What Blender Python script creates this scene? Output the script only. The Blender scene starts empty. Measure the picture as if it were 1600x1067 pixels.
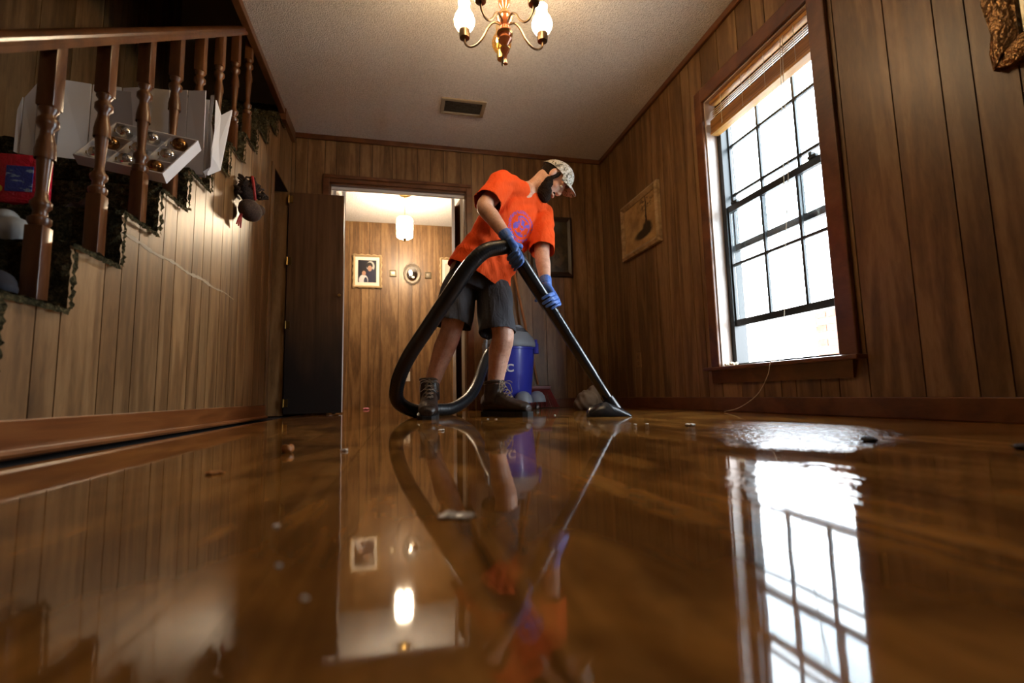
import bpy, bmesh, math, random
from mathutils import Vector, Matrix
random.seed(7)
SC = bpy.context.scene
COL = SC.collection
V = Vector
PI = math.pi

# ------------------------------------------------------------------ camera
FPX = 755.6
CAMH = 0.13
ROT = Matrix(((0.9746, -0.0027, -0.2241), (-0.2230, -0.1109, -0.9685), (-0.0222, 0.9938, -0.1087)))
cam = bpy.data.cameras.new('camera'); camo = bpy.data.objects.new('camera', cam); COL.objects.link(camo)
cam.sensor_width = 36; cam.lens = 36 * FPX / 1600; cam.clip_start = .005; cam.clip_end = 60
camo.matrix_world = Matrix.Translation((0, 0, CAMH)) @ ROT.to_4x4()
cam.dof.use_dof = True; cam.dof.focus_distance = 2.75; cam.dof.aperture_fstop = 2.2
SC.camera = camo

def P(px, py, y=None, x=None, z=None):
    """point seen at a pixel of the 1600x1067 frame, on the plane y=, x= or z="""
    r = ROT @ V((px - 800, -(py - 533.5), -FPX))
    if y is not None: t = y / r.y
    elif x is not None: t = x / r.x
    else: t = (z - CAMH) / r.z
    return V((0, 0, CAMH)) + r * t

# ------------------------------------------------------------------ world, daylight
w = bpy.data.worlds.new('overcast_sky'); SC.world = w; w.use_nodes = True
bg = w.node_tree.nodes['Background']; bg.inputs[0].default_value = (.86, .93, 1, 1); bg.inputs[1].default_value = 17.0
def portal(name, loc, rot, sx, sy):
    l = bpy.data.lights.new(name, 'AREA'); l.shape = 'RECTANGLE'; l.size = sx; l.size_y = sy
    l.cycles.is_portal = True
    o = bpy.data.objects.new(name, l); COL.objects.link(o); o.location = loc; o.rotation_euler = rot
portal('daylight_portal_side', (2.125, 2.21, 1.145), (0, math.radians(90), 0), 1.75, .86)
portal('added_window_portal', (2.125, -1.2, 1.45), (0, math.radians(90), 0), .7, .6)  # sky light through the added window behind the view
portal('daylight_portal_foyer', (-1.56, 5.45, 1.2), (0, math.radians(-90), 0), 2.1, 1.5)
SC.view_settings.view_transform = 'Standard'; SC.view_settings.look = 'None'
SC.view_settings.exposure = 0.2; SC.view_settings.gamma = 1; SC.view_settings.use_curve_mapping = False
SC.cycles.use_denoising = True
SC.cycles.caustics_reflective = True; SC.cycles.caustics_refractive = False
SC.cycles.sample_clamp_indirect = 6
SC.cycles.max_bounces = 10; SC.cycles.diffuse_bounces = 5

# ------------------------------------------------------------------ helpers
def tag(o, label=None, cat=None, group=None, kind=None):
    if label: o['label'] = label
    if cat: o['category'] = cat
    if group: o['group'] = group
    if kind: o['kind'] = kind
    return o
def empty(name, loc=(0, 0, 0), label=None, cat=None, group=None, kind=None):
    o = bpy.data.objects.new(name, None); o.location = loc; o.empty_display_size = .05
    COL.objects.link(o); return tag(o, label, cat, group, kind)

class MB:
    def __init__(s): s.v = []; s.f = []
    def add(s, vs, fs):
        b = len(s.v); s.v += [V(p) for p in vs]; s.f += [tuple(i + b for i in f) for f in fs]; return s
    def box(s, a, b):
        (x0, y0, z0), (x1, y1, z1) = a, b
        return s.add([(x0,y0,z0),(x1,y0,z0),(x1,y1,z0),(x0,y1,z0),(x0,y0,z1),(x1,y0,z1),(x1,y1,z1),(x0,y1,z1)],
                     [(0,3,2,1),(4,5,6,7),(0,1,5,4),(1,2,6,5),(2,3,7,6),(3,0,4,7)])
    def bevbox(s, a, b, r=.004):
        bm = bmesh.new(); t = MB().box(a, b)
        vs = [bm.verts.new(p) for p in t.v]
        for f in t.f: bm.faces.new([vs[i] for i in f])
        bmesh.ops.bevel(bm, geom=bm.edges[:], offset=r, segments=2, affect='EDGES', profile=.5)
        bm.verts.index_update()
        s.add([v.co.copy() for v in bm.verts], [[v.index for v in f.verts] for f in bm.faces]); bm.free(); return s
    def prism(s, poly, d):
        """poly: list of 3d points; extruded by vector d"""
        n = len(poly); d = V(d)
        vs = [V(p) for p in poly] + [V(p) + d for p in poly]
        return s.add(vs, [tuple(range(n - 1, -1, -1)), tuple(range(n, 2 * n))] + [(i, (i + 1) % n, (i + 1) % n + n, i + n) for i in range(n)])
    def rings(s, rings, cap=True, closed=False):
        """rings: list of equal-length point lists"""
        n = len(rings[0]); b = len(s.v)
        for r in rings: s.v += [V(p) for p in r]
        m = len(rings)
        for i in range(m if closed else m - 1):
            for j in range(n):
                k = (j + 1) % n; i2 = (i + 1) % m
                s.f.append((b + i*n + j, b + i*n + k, b + i2*n + k, b + i2*n + j))
        if cap and not closed:
            s.f.append(tuple(b + j for j in range(n - 1, -1, -1)))
            s.f.append(tuple(b + (m-1)*n + j for j in range(n)))
        return s
    def lathe(s, prof, c=(0,0,0), n=20, axis=None, cap=True):
        c = V(c)
        if axis is None: ax, ay, az = V((1,0,0)), V((0,1,0)), V((0,0,1))
        else:
            az = V(axis).normalized(); ax = az.orthogonal().normalized(); ay = az.cross(ax)
        return s.rings([[c + az*h + (ax*math.cos(2*PI*j/n) + ay*math.sin(2*PI*j/n))*max(r, 1e-4) for j in range(n)] for r, h in prof], cap)
    def tube(s, pts, rad, n=10, round_ends=False):
        pts = [V(p) for p in pts]
        m = len(pts); R = rad if isinstance(rad, (list, tuple)) else [rad]*m
        T = []
        for i in range(m):
            a = pts[max(i-1, 0)]; b = pts[min(i+1, m-1)]; T.append((b - a).normalized())
        u = T[0].orthogonal().normalized(); out = []
        for i in range(m):
            u = (u - T[i]*u.dot(T[i])).normalized(); v = T[i].cross(u)
            def ring(c, r): return [c + (u*math.cos(2*PI*j/n) + v*math.sin(2*PI*j/n))*r for j in range(n)]
            if round_ends and i == 0:
                for a in (80, 55, 28): out.append(ring(pts[0] - T[0]*R[0]*math.sin(math.radians(a)), R[0]*math.cos(math.radians(a))))
            out.append(ring(pts[i], R[i]))
            if round_ends and i == m-1:
                for a in (28, 55, 80): out.append(ring(pts[i] + T[i]*R[i]*math.sin(math.radians(a)), R[i]*math.cos(math.radians(a))))
        return s.rings(out)
    def ell(s, c, r, M=None, n=16, m=10):
        c = V(c); rr = []
        for i in range(m + 1):
            t = PI*(i/m) ; t = min(max(t, .04), PI - .04)
            ring = []
            for j in range(n):
                p = V((r[0]*math.sin(t)*math.cos(2*PI*j/n), r[1]*math.sin(t)*math.sin(2*PI*j/n), -r[2]*math.cos(t)))
                ring.append(c + ((M @ p) if M is not None else p))
            rr.append(ring)
        return s.rings(rr)
    def xf(s, M):
        s.v = [M @ p for p in s.v]; return s
    def jitter(s, a, seed=1):
        r = random.Random(seed); s.v = [p + V((r.uniform(-a,a), r.uniform(-a,a), r.uniform(-a,a))) for p in s.v]; return s
    def mesh(s, name):
        me = bpy.data.meshes.new(name); me.from_pydata([tuple(p) for p in s.v], [], s.f); me.validate()
        bm = bmesh.new(); bm.from_mesh(me); bmesh.ops.recalc_face_normals(bm, faces=bm.faces[:]); bm.to_mesh(me); bm.free()
        return me
    def build(s, name, mat, parent=None, smooth=False, label=None, cat=None, group=None, kind=None):
        me = s.mesh(name); me.materials.append(mat)
        if smooth:
            for p in me.polygons: p.use_smooth = True
            if smooth != 'all':
                me.set_sharp_from_angle(angle=math.radians(42))
        o = bpy.data.objects.new(name, me); COL.objects.link(o)
        if parent is not None:
            o.parent = parent; o.matrix_parent_inverse = Matrix.Translation(-V(parent.location)) if parent.parent is None else Matrix()
        return tag(o, label, cat, group, kind)

def smooth_path(pts, n=8, rad=None):
    pts = [V(p) for p in pts]; out = []; ro = []
    for i in range(len(pts) - 1):
        p0 = pts[max(i-1, 0)]; p1 = pts[i]; p2 = pts[i+1]; p3 = pts[min(i+2, len(pts)-1)]
        for k in range(n):
            t = k/n
            out.append(.5*((2*p1) + (p2-p0)*t + (2*p0-5*p1+4*p2-p3)*t*t + (3*p1-p0-3*p2+p3)*t**3))
            if rad: ro.append(rad[i] + (rad[i+1]-rad[i])*t)
    out.append(pts[-1])
    if rad: ro.append(rad[-1]); return out, ro
    return out

def organic(mb, name, mat, parent, voxel=.006, it=6, cut=None, disp=None):
    """join overlapping closed shapes into one continuous skin; cut: [(point, direction, depth)] opens cloth ends"""
    me = mb.mesh(name + '_raw'); o = bpy.data.objects.new(name, me); COL.objects.link(o)
    m = o.modifiers.new('r', 'REMESH'); m.mode = 'VOXEL'; m.voxel_size = voxel
    if it:
        m = o.modifiers.new('s', 'SMOOTH'); m.factor = .5; m.iterations = it
    dg = bpy.context.evaluated_depsgraph_get()
    new = bpy.data.meshes.new_from_object(o.evaluated_get(dg)); new.name = name
    o.modifiers.clear(); o.data = new; bpy.data.meshes.remove(me)
    if disp:
        new.vertices.foreach_get
        nr = [v.normal.copy() for v in new.vertices]
        for v, nn in zip(new.vertices, nr): v.co += nn * disp(v.co, nn)
    if cut:
        bm = bmesh.new(); bm.from_mesh(new); bm.normal_update(); kill = []
        for f in bm.faces:
            c = f.calc_center_median()
            for p, d, rad in cut:
                if (c - p).length < rad and abs((c - p).dot(d)) < .028 and f.normal.dot(d) > .72: kill.append(f); break
        bmesh.ops.delete(bm, geom=kill, context='FACES'); bm.to_mesh(new); bm.free()
    new.materials.clear(); new.materials.append(mat)
    for p in new.polygons: p.use_smooth = True
    if parent is not None:
        o.parent = parent; o.matrix_parent_inverse = Matrix.Translation(-V(parent.location)) if parent.parent is None else Matrix()
    return o

# ------------------------------------------------------------------ materials
class NT:
    def __init__(s, name):
        s.m = bpy.data.materials.new(name); s.m.use_nodes = True; s.t = s.m.node_tree
        s.b = s.t.nodes['Principled BSDF']; s.out = s.t.nodes['Material Output']
    def n(s, typ, ins=None, **kw):
        nd = s.t.nodes.new(typ)
        for k, v in kw.items(): setattr(nd, k, v)
        for k, v in (ins or {}).items(): s.set(nd.inputs[k], v)
        return nd
    def set(s, sock, v):
        if isinstance(v, bpy.types.NodeSocket): s.t.links.new(v, sock)
        else: sock.default_value = v
    def P(s, **kw):
        mp = dict(color='Base Color', rough='Roughness', metal='Metallic', coat='Coat Weight', coatr='Coat Roughness', normal='Normal',
                  emit='Emission Color', es='Emission Strength', spec='Specular IOR Level', trans='Transmission Weight', ior='IOR', alpha='Alpha', sheen='Sheen Weight', sub='Subsurface Weight')
        for k, v in kw.items():
            if k in ('color', 'emit') and isinstance(v, tuple) and len(v) == 3: v = (*v, 1)
            s.set(s.b.inputs[mp[k]], v)
        return s.m
    def coord(s, which='Object'): return s.n('ShaderNodeTexCoord').outputs[which]
    def map(s, vec, scale=(1,1,1), loc=(0,0,0), rot=(0,0,0)):
        return s.n('ShaderNodeMapping', {'Vector': vec, 'Scale': scale, 'Location': loc, 'Rotation': rot}).outputs[0]
    def noise(s, vec, scale=5, detail=4, rough=.5, dist=0):
        return s.n('ShaderNodeTexNoise', {'Vector': vec, 'Scale': scale, 'Detail': detail, 'Roughness': rough, 'Distortion': dist}).outputs['Fac']
    def math(s, op, a, b=0., c=0., clamp=False):
        nd = s.n('ShaderNodeMath', operation=op, use_clamp=clamp)
        for i, v in enumerate((a, b, c)): s.set(nd.inputs[i], v)
        return nd.outputs[0]
    def vmath(s, op, a, b=(0,0,0)):
        nd = s.n('ShaderNodeVectorMath', operation=op); s.set(nd.inputs[0], a); s.set(nd.inputs[1], b)
        return nd.outputs['Value'] if op in ('DOT_PRODUCT', 'LENGTH', 'DISTANCE') else nd.outputs[0]
    def ramp(s, fac, stops, interp='LINEAR'):
        nd = s.n('ShaderNodeValToRGB', {'Fac': fac}); cr = nd.color_ramp; cr.interpolation = interp
        while len(cr.elements) < len(stops): cr.elements.new(.5)
        for e, (p, c) in zip(cr.elements, stops):
            e.position = p; e.color = (*c, 1) if len(c) == 3 else c
        return nd.outputs[0]
    def mix(s, fac, a, b, blend='MIX'):
        nd = s.n('ShaderNodeMix', data_type='RGBA', blend_type=blend)
        s.set(nd.inputs['Factor'], fac)
        for i, v in ((6, a), (7, b)): s.set(nd.inputs[i], (*v, 1) if isinstance(v, tuple) and len(v) == 3 else v)
        return nd.outputs[2]
    def bump(s, h, strength=.3, dist=.01, normal=None):
        ins = {'Height': h, 'Strength': strength, 'Distance': dist}
        if normal is not None: ins['Normal'] = normal
        return s.n('ShaderNodeBump', ins).outputs[0]
    def rand(s): return s.n('ShaderNodeObjectInfo').outputs['Random']
    def smoothstep(s, v, a, b):
        nd = s.n('ShaderNodeMapRange', {'Value': v, 'From Min': a, 'From Max': b, 'To Min': 0., 'To Max': 1.}, interpolation_type='SMOOTHSTEP'); return nd.outputs[0]
    def ellipse(s, u, v, cu, cv, ru, rv, soft=.1):
        a = s.math('DIVIDE', s.math('SUBTRACT', u, cu), ru); b = s.math('DIVIDE', s.math('SUBTRACT', v, cv), rv)
        d = s.math('SQRT', s.math('ADD', s.math('MULTIPLY', a, a), s.math('MULTIPLY', b, b)))
        return s.smoothstep(d, 1 + soft, 1 - soft)
    def sep(s, vec):
        nd = s.n('ShaderNodeSeparateXYZ', {0: vec}); return nd.outputs

def plain(name, c, rough=.5, metal=0, **kw): 
    return NT(name).P(color=c, rough=rough, metal=metal, **kw)

def wood(name, dark, mid, light, rough=.42, grain=(1,1,1), ring=26, coat=.15, var=.35, spec=.4):
    t = NT(name); co = t.coord()
    off = t.n('ShaderNodeCombineXYZ', {0: t.math('MULTIPLY', t.rand(), 37.), 1: t.math('MULTIPLY', t.rand(), 91.), 2: t.math('MULTIPLY', t.rand(), 53.)}).outputs[0]
    p = t.vmath('ADD', t.map(co, grain), off)
    n1 = t.noise(p, 1.0, 3, .5, .4)
    rings = t.math('MULTIPLY_ADD', t.math('SINE', t.math('MULTIPLY', n1, float(ring))), .5, .5)
    fine = t.noise(t.map(p, (5, 5, 13)), 1.6, 4, .6, .5)
    blot = t.noise(t.map(p, (.5, .5, 3)), 1.0, 3, .55)
    f = t.math('ADD', t.math('MULTIPLY', rings, .26), t.math('ADD', t.math('MULTIPLY', fine, .44), t.math('MULTIPLY', blot, .32)))
    c = t.ramp(f, [(.22, dark), (.5, mid), (.78, light)])
    br = t.math('MULTIPLY_ADD', t.rand(), var, 1 - var*.5)
    c = t.mix(1., c, t.n('ShaderNodeCombineXYZ', {0: br, 1: br, 2: br}).outputs[0], 'MULTIPLY')
    return t.P(color=c, rough=rough, coat=coat, coatr=.3, spec=spec, normal=t.bump(fine, .12, .003))

PANEL = wood('oak_panel_wood', (.072,.034,.012), (.18,.095,.036), (.30,.178,.078), grain=(7,7,.55))
TRIM = wood('stained_trim_wood', (.06,.02,.007), (.12,.042,.014), (.17,.066,.024), grain=(3,3,3), rough=.32, coat=.3, var=.1)
BASEB = wood('orange_baseboard_wood', (.11,.032,.008), (.19,.06,.015), (.26,.095,.026), grain=(14,1.2,14), rough=.3, coat=.3, var=.1)
BALUST = wood('baluster_wood', (.055,.018,.006), (.12,.042,.012), (.18,.07,.022), grain=(8,8,1), rough=.28, coat=.4, var=.1)
GROOVE = plain('dark_groove_backing', (.025,.012,.006), .9)  # near-black backing seen through the gaps between boards
def slabdoor():
    t = NT('water_stained_door_wood'); co = t.coord()
    g = t.noise(t.map(co, (30,30,1.3)), 1, 5, .6)
    c = t.ramp(g, [(.25, (.055,.026,.011)), (.75, (.15,.075,.033))])
    z = t.sep(co)[2]
    st = t.smoothstep(t.math('ADD', z, t.math('MULTIPLY', t.noise(t.map(co, (6,6,2)), 1, 4), .7)), 1.55, .55)
    c = t.mix(st, c, (.016,.012,.011))
    return t.P(color=c, rough=.5, spec=.2)
DOORM = slabdoor()
def floor_mat():
    t = NT('wet_floor_boards'); co = t.coord()
    off = t.math('MULTIPLY', t.rand(), 40.)
    p = t.vmath('ADD', co, t.n('ShaderNodeCombineXYZ', {0: off, 1: off, 2: 0.}).outputs[0])
    g = t.noise(t.map(p, (22, 1.6, 1)), 1, 5, .6, .6)
    c = t.ramp(g, [(.28, (.12,.045,.008)), (.5, (.30,.125,.024)), (.76, (.48,.22,.05))])
    bl = t.noise(t.map(co, (5, 3.2, 1)), 1, 4, .55, .5)
    c = t.mix(t.math('MULTIPLY', t.smoothstep(bl, .58, .38), .75), c, (.07,.028,.008))
    pat = t.noise(t.map(co, (2.2,1.2,1)), 1.0, 3)
    x, y, z = t.sep(co)
    # wind-blown ripple and draining film near the window side
    near = t.ellipse(x, y, 1.16, 1.32, .36, .52, .5)
    rip = t.noise(t.map(co, (16, 9, 1)), 1.0, 4, .6, .3)
    fine = t.noise(t.map(co, (70, 26, 1)), 1.0, 3, .6)
    h = t.math('ADD', t.math('MULTIPLY', rip, t.math('MULTIPLY_ADD', near, .6, .25)), t.math('MULTIPLY', fine, .02))
    rgh = t.math('MULTIPLY_ADD', t.smoothstep(pat, .50, .72), .05, .04)
    nb = t.bump(h, .10, .006)
    nb = t.bump(t.noise(t.map(co, (60, 34, 1)), 1.0, 3, .6), t.math('MULTIPLY', near, .9), .008, nb)
    pud = t.ellipse(x, y, .62, .56, .20, .16, .5)
    nb = t.bump(t.noise(t.map(co, (22, 15, 1)), 1.0, 3, .55, .8), t.math('MULTIPLY', pud, .35), .006, nb)
    return t.P(color=c, rough=rgh, ior=1.33, normal=nb)
FLOORM = floor_mat()
def ceil_mat(name, c):
    t = NT(name); co = t.coord()
    h = t.noise(co, 85, 5, .7)
    v = t.n('ShaderNodeTexVoronoi', {'Vector': co, 'Scale': 120.}).outputs['Distance']
    hh = t.math('SUBTRACT', h, t.math('MULTIPLY', v, .5))
    return t.P(color=t.mix(t.smoothstep(h, .35, .6), tuple(x*.82 for x in c), c), rough=.95, spec=.1, normal=t.bump(hh, .9, .012))
CEIL = ceil_mat('popcorn_ceiling', (.86,.83,.79))
CEIL2 = ceil_mat('foyer_ceiling', (.88,.87,.87))
DARKW = plain('upstairs_paint', (.42,.36,.28), .9)
WHITE = plain('white_metal_track', (.8,.8,.8), .35)
BRASS = plain('aged_brass', (.45,.30,.10), .3, 1)
BRONZE = plain('dark_bronze', (.13,.085,.05), .3, .9)
COPPER = plain('copper_wood_turning', (.28,.085,.03), .2, .35, coat=.6)
BLACKM = plain('black_window_aluminium', (.012,.016,.017), .35)
PLATE = plain('tan_wall_plate', (.32,.19,.08), .5)
IVORY = plain('white_wall_plate', (.75,.74,.7), .4)
def glassmat(name, tint=(1,1,1), f=.9):
    t = NT(name); tr = t.n('ShaderNodeBsdfTransparent', {0: (*tint, 1)}); gl = t.n('ShaderNodeBsdfGlossy', {'Color': (1,1,1,1), 'Roughness': .03})
    mx = t.n('ShaderNodeMixShader', {0: 1-f, 1: tr.outputs[0], 2: gl.outputs[0]})
    t.t.links.new(mx.outputs[0], t.out.inputs[0]); return t.m
GLASS = glassmat('window_glass', (.93,.96,.97), .93)
AMBERG = glassmat('clear_amber_glass', (1,.72,.32), .82)
def emis(name, c, s): return NT(name).P(color=(.9,.85,.75), emit=c, es=s, rough=.4)
SHADE_LIT = emis('lit_frosted_shade', (1,.68,.36), 44.0)
PEND_LIT = emis('lit_pendant_glass', (1,.76,.50), 165.0)

# ------------------------------------------------------------------ room shell
W, E, F, H = -.925, 1.945, 4.31, 2.44      # left wall, right wall, far wall, ceiling
BK, FB = -2.5, 6.45                        # rear wall, foyer back wall
XL = -1.88                                 # stairwell outer wall
RISE, RUN, Y0, Z0 = .19, .24, 1.59, .397
def tread_z(k): return Z0 + RISE*k
def riser_y(k): return Y0 + RUN*k
NST = 13
def stair_top(ya, yb):
    """outline (y,z) of the stair stringer's upper edge from ya to yb"""
    out = []; k = math.floor((ya - (Y0 - RUN)) / RUN + 1e-6)
    y = ya
    while True:
        z = min(tread_z(k), H); out.append((y, z))
        e = riser_y(k)
        if e >= yb - 1e-6: out.append((yb, z)); break
        out.append((e, z)); y = e; k += 1
    return out

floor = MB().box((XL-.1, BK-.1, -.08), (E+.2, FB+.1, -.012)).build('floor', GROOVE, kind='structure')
r = random.Random(3)
x = W - .005; bw = .178; i = 0
xs = []
x = XL
while x < E - .01:
    xs.append((x, min(x + bw, E))); x += bw
for (xa, xb) in xs:
    y = BK - r.uniform(0, 1.1)
    while y < F + .12:
        yb = y + 1.22
        a = max(y, BK); b = min(yb, F + .12)
        if xa < W - .02: b = min(b, 1.11)
        if b - a > .03:
            MB().box((xa + .0004, a + .0004, -.012), (xb - .0004, b - .0004, 0)).build('floor_board', FLOORM, floor)
        y = yb
MB().box((-1.5, F+.12, -.012), (E, FB+.02, 0)).build('foyer_floor', FLOORM, kind='structure', label='wet brown floor of the foyer beyond the double doorway')

ceiling = MB().box((W, BK, H), (E, F+.12, H+.10)).box((XL, BK, H), (W, .55, H+.1)).build('ceiling', CEIL, kind='structure')
MB().box((-1.5, F+.12, H), (E, FB, H+.1)).build('foyer_ceiling', CEIL2, kind='structure', label='white textured ceiling of the foyer')
# upstairs shell over the stairwell
MB().box((XL-.1, BK-.1, 4.9), (E+.2, FB+.1, 5.0)).build('upstairs_ceiling', DARKW, kind='structure', label='dim ceiling above the stairwell')
MB().box((W+.02, .5, H+.1), (W+.1, F+.2, 4.9)).box((XL, .45, H+.1), (W+.02, .55, 4.9)).build('wall_upstairs', DARKW, kind='structure', label='shadowed upper wall of the stairwell')

def planks(parent, edges, face, mat, gap=.005):
    """edges: groove positions; face(a,b) -> list of (polygon, extrude vector)"""
    for a, b in zip(edges[:-1], edges[1:]):
        for poly, d in face(a + gap/2, b - gap/2):
            MB().prism(poly, d).build('panel_board', mat, parent)
def fill(a, b, seed, ws=(.10,.15,.20,.26,.13)):
    rr = random.Random(seed); out = [a]
    while out[-1] < b - .28: out.append(out[-1] + rr.choice(ws))
    out.append(b); return out
T_ = .006

# left wall: stair stringer wall with closet opening
OPA, OPB, OPZ = 3.735, 4.235, 1.866
poly = [(1.11, 0)] + stair_top(1.11, F)
sub = MB()
pts = [(1.11, 0), (OPA, 0), (OPA, OPZ), (OPB, OPZ), (OPB, 0), (F, 0)] + list(reversed(stair_top(1.11, F)))
for a, b, zlo in ((1.11, OPA, 0), (OPA, OPB, OPZ), (OPB, F, 0)):
    st = stair_top(a, b)
    for (ya, za), (yb, zb) in zip(st[::2], st[1::2]):
        sub.box((W-.11, ya, zlo), (W-T_, yb, za-.004))
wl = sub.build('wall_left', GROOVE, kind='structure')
def face_left(a, b):
    out = []
    for s0, s1, zl in ((1.11, OPA-.0, .0), (OPA, OPB, OPZ), (OPB, F, 0)):
        ya, yb = max(a, s0), min(b, s1)
        if yb - ya < .012: continue
        st = stair_top(ya, yb)
        out.append(([(W-T_, ya, zl)] + [(W-T_, yb, zl)] + [(W-T_, y, z-.002) for y, z in reversed(st)], (T_, 0, 0)))
    return out
planks(wl, [1.11,1.25,1.36,1.485,1.579,1.768,1.861,1.958,2.139,2.245,2.413,2.53,2.629,2.77,2.914,3.053,3.213,3.399,3.53,3.66,3.9,4.05,4.18,4.31], face_left, PANEL)
# pale scuff left by a chair back along the boards
rs = random.Random(5); top = []; bot = []
for i in range(60):
    y = 1.846 + (2.98-1.846)*i/59; hh = (.003 + .006*rs.random())*(1 if 2 < i < 50 else .5)
    top.append((W+.0006, y, .704 + hh + .004*math.sin(i*.4))); bot.append((W+.0006, y, .704 - hh + .004*math.sin(i*.4)))
MB().prism(top + bot[::-1], (.0006, 0, 0)).build('scuff_mark', plain('pale_scuff', (.42,.34,.24), .8), wl)

# far wall with doorway
DXA, DXB, DZ = -.612, .588, 2.01
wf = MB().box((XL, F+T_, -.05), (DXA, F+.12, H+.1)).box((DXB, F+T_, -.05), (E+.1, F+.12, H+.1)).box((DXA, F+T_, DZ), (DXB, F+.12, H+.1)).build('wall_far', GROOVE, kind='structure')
def face_far(a, b):
    out = []
    for s0, s1, zl in ((W, DXA, .0), (DXA, DXB, DZ), (DXB, E, 0)):
        xa, xb = max(a, s0), min(b, s1)
        if xb - xa > .012: out.append(([(xa, F, zl), (xb, F, zl), (xb, F, H), (xa, F, H)], (0, T_, 0)))
    return out
planks(wf, [W,-.895,-.796,-.654,-.558,-.363,-.253,-.08,.143,.26,.383,.544,.641,.76,.95,1.06,1.2,1.33,1.52,1.61,1.76,1.85,E], face_far, PANEL)

# right wall with window
WYA, WYB, WZA, WZB = 1.785, 2.64, .27, 2.02
RYA, RYB, RZA, RZB = -1.5, -.9, 1.1, 1.8  # opening of the unseen window added for fill daylight
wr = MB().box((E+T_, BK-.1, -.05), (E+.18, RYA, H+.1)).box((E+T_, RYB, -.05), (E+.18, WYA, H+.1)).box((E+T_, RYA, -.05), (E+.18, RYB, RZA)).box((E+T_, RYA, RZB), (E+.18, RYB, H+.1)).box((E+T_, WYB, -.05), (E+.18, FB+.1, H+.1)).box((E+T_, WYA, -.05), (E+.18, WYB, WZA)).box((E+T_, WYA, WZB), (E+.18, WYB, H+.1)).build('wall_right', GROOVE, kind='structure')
def face_right(a, b):
    out = []
    segs = [(0., H, BK, RYA), (0., RZA, RYA, RYB), (RZB, H, RYA, RYB), (0., H, RYB, WYA), (0., WZA, WYA, WYB), (WZB, H, WYA, WYB), (0., H, WYB, F)]
    for zl, zh, s0, s1 in segs:
        ya, yb = max(a, s0), min(b, s1)
        if yb - ya > .012: out.append(([(E+T_, ya, zl), (E+T_, yb, zl), (E+T_, yb, zh), (E+T_, ya, zh)], (-T_, 0, 0)))
    return out
planks(wr, fill(BK, .9, 4) + [1.05,1.173,1.272,1.449,1.672,1.82,1.92,2.069,2.166,2.29,2.469,2.642,2.78,2.88,3.05,3.17,3.33,3.46,3.68,3.78,3.95,4.1,4.19,F], face_right, PANEL)

# stairwell outer wall, rear wall, added fill window behind the view, foyer walls
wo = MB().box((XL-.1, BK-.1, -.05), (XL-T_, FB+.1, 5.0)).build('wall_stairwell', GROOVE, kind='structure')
planks(wo, fill(.3, 4.6, 8), lambda a, b: [([(XL-T_, a, 0), (XL-T_, b, 0), (XL-T_, b, 4.2), (XL-T_, a, 4.2)], (T_, 0, 0))], PANEL)
MB().box((XL-.1, F+.12, H+.1), (W+.1, F+.2, 4.9)).build('wall_stairhead', DARKW, kind='structure', label='dark wall at the head of the stairs')
MB().box((XL, BK-.1, -.05), (E+.1, BK, H+.1)).build('wall_back', PANEL, kind='structure')
m = MB()
for (ya, yb, za, zb) in ((RYA-.08, RYA, RZA-.08, RZB+.08), (RYB, RYB+.08, RZA-.08, RZB+.08), (RYA, RYB, RZB, RZB+.08), (RYA, RYB, RZA-.08, RZA)): m.bevbox((E-.02, ya, za), (E, yb, zb), .005)
m.box((E+.08, (RYA+RYB)/2-.02, RZA), (E+.11, (RYA+RYB)/2+.02, RZB)).box((E+.08, RYA, 1.33), (E+.11, RYB, 1.37))
m.build('added_fill_window', TRIM, kind='structure', label='added window out of view behind the viewer, for fill daylight')
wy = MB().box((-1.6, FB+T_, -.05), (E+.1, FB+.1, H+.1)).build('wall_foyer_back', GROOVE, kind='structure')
planks(wy, fill(-1.5, -.655, 2) + [-.503,-.407,-.261,-.034,.145,.247,.46,.555,.659,.80,.93,1.1,1.3,1.5,1.7,E],
       lambda a, b: [([(a, FB, 0), (b, FB, 0), (b, FB, H), (a, FB, H)], (0, T_, 0))], PANEL)
MB().box((-1.6, F+.12, -.05), (-1.5, 4.7, H+.1)).box((-1.6, 6.2, -.05), (-1.5, FB+.1, H+.1)).box((-1.6, 4.7, -.05), (-1.5, 6.2, .15)).box((-1.6, 4.7, 2.25), (-1.5, 6.2, H+.1)).build('wall_foyer_left', PANEL, kind='structure')

# trims
MB().bevbox((W, F-.022, H-.045), (E, F, H), .006).build('trim_1', TRIM, kind='structure', label='thin stained crown moulding along the far wall')
MB().bevbox((E-.022, .2, H-.045), (E, F-.022, H), .006).build('trim_2', TRIM, kind='structure', label='thin stained crown moulding above the window wall')
MB().bevbox((W-.02, .55, H-.05), (W+.022, 3.93, H+.1), .004).bevbox((W-.02, 3.93, H-.10), (W+.03, F-.022, H), .004).build('trim_3', TRIM, kind='structure', label='dark trim edging the ceiling beside the stairs')
b = MB().bevbox((W, 1.11, 0), (W+.016, OPA-.07, .096), .004).build('baseboard_left', BASEB, kind='structure')
pts = [(W+.03, 1.11, .017), (W+.036, 1.6, .016), (W+.03, 2.2, .013), (W+.024, 3.2, .012), (W+.022, OPA-.07, .012)]
MB().tube(smooth_path(pts, 6), .011, 8).build('shoe_moulding', BASEB, b, smooth=True, label='loosened quarter-round lifting off the board')
MB().bevbox((E-.016, BK, 0), (E, F-.016, .085), .004).build('baseboard_right', TRIM, kind='structure')
MB().bevbox((.66, F-.016, 0), (E-.016, F, .085), .004).build('baseboard_far', TRIM, kind='structure')

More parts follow.
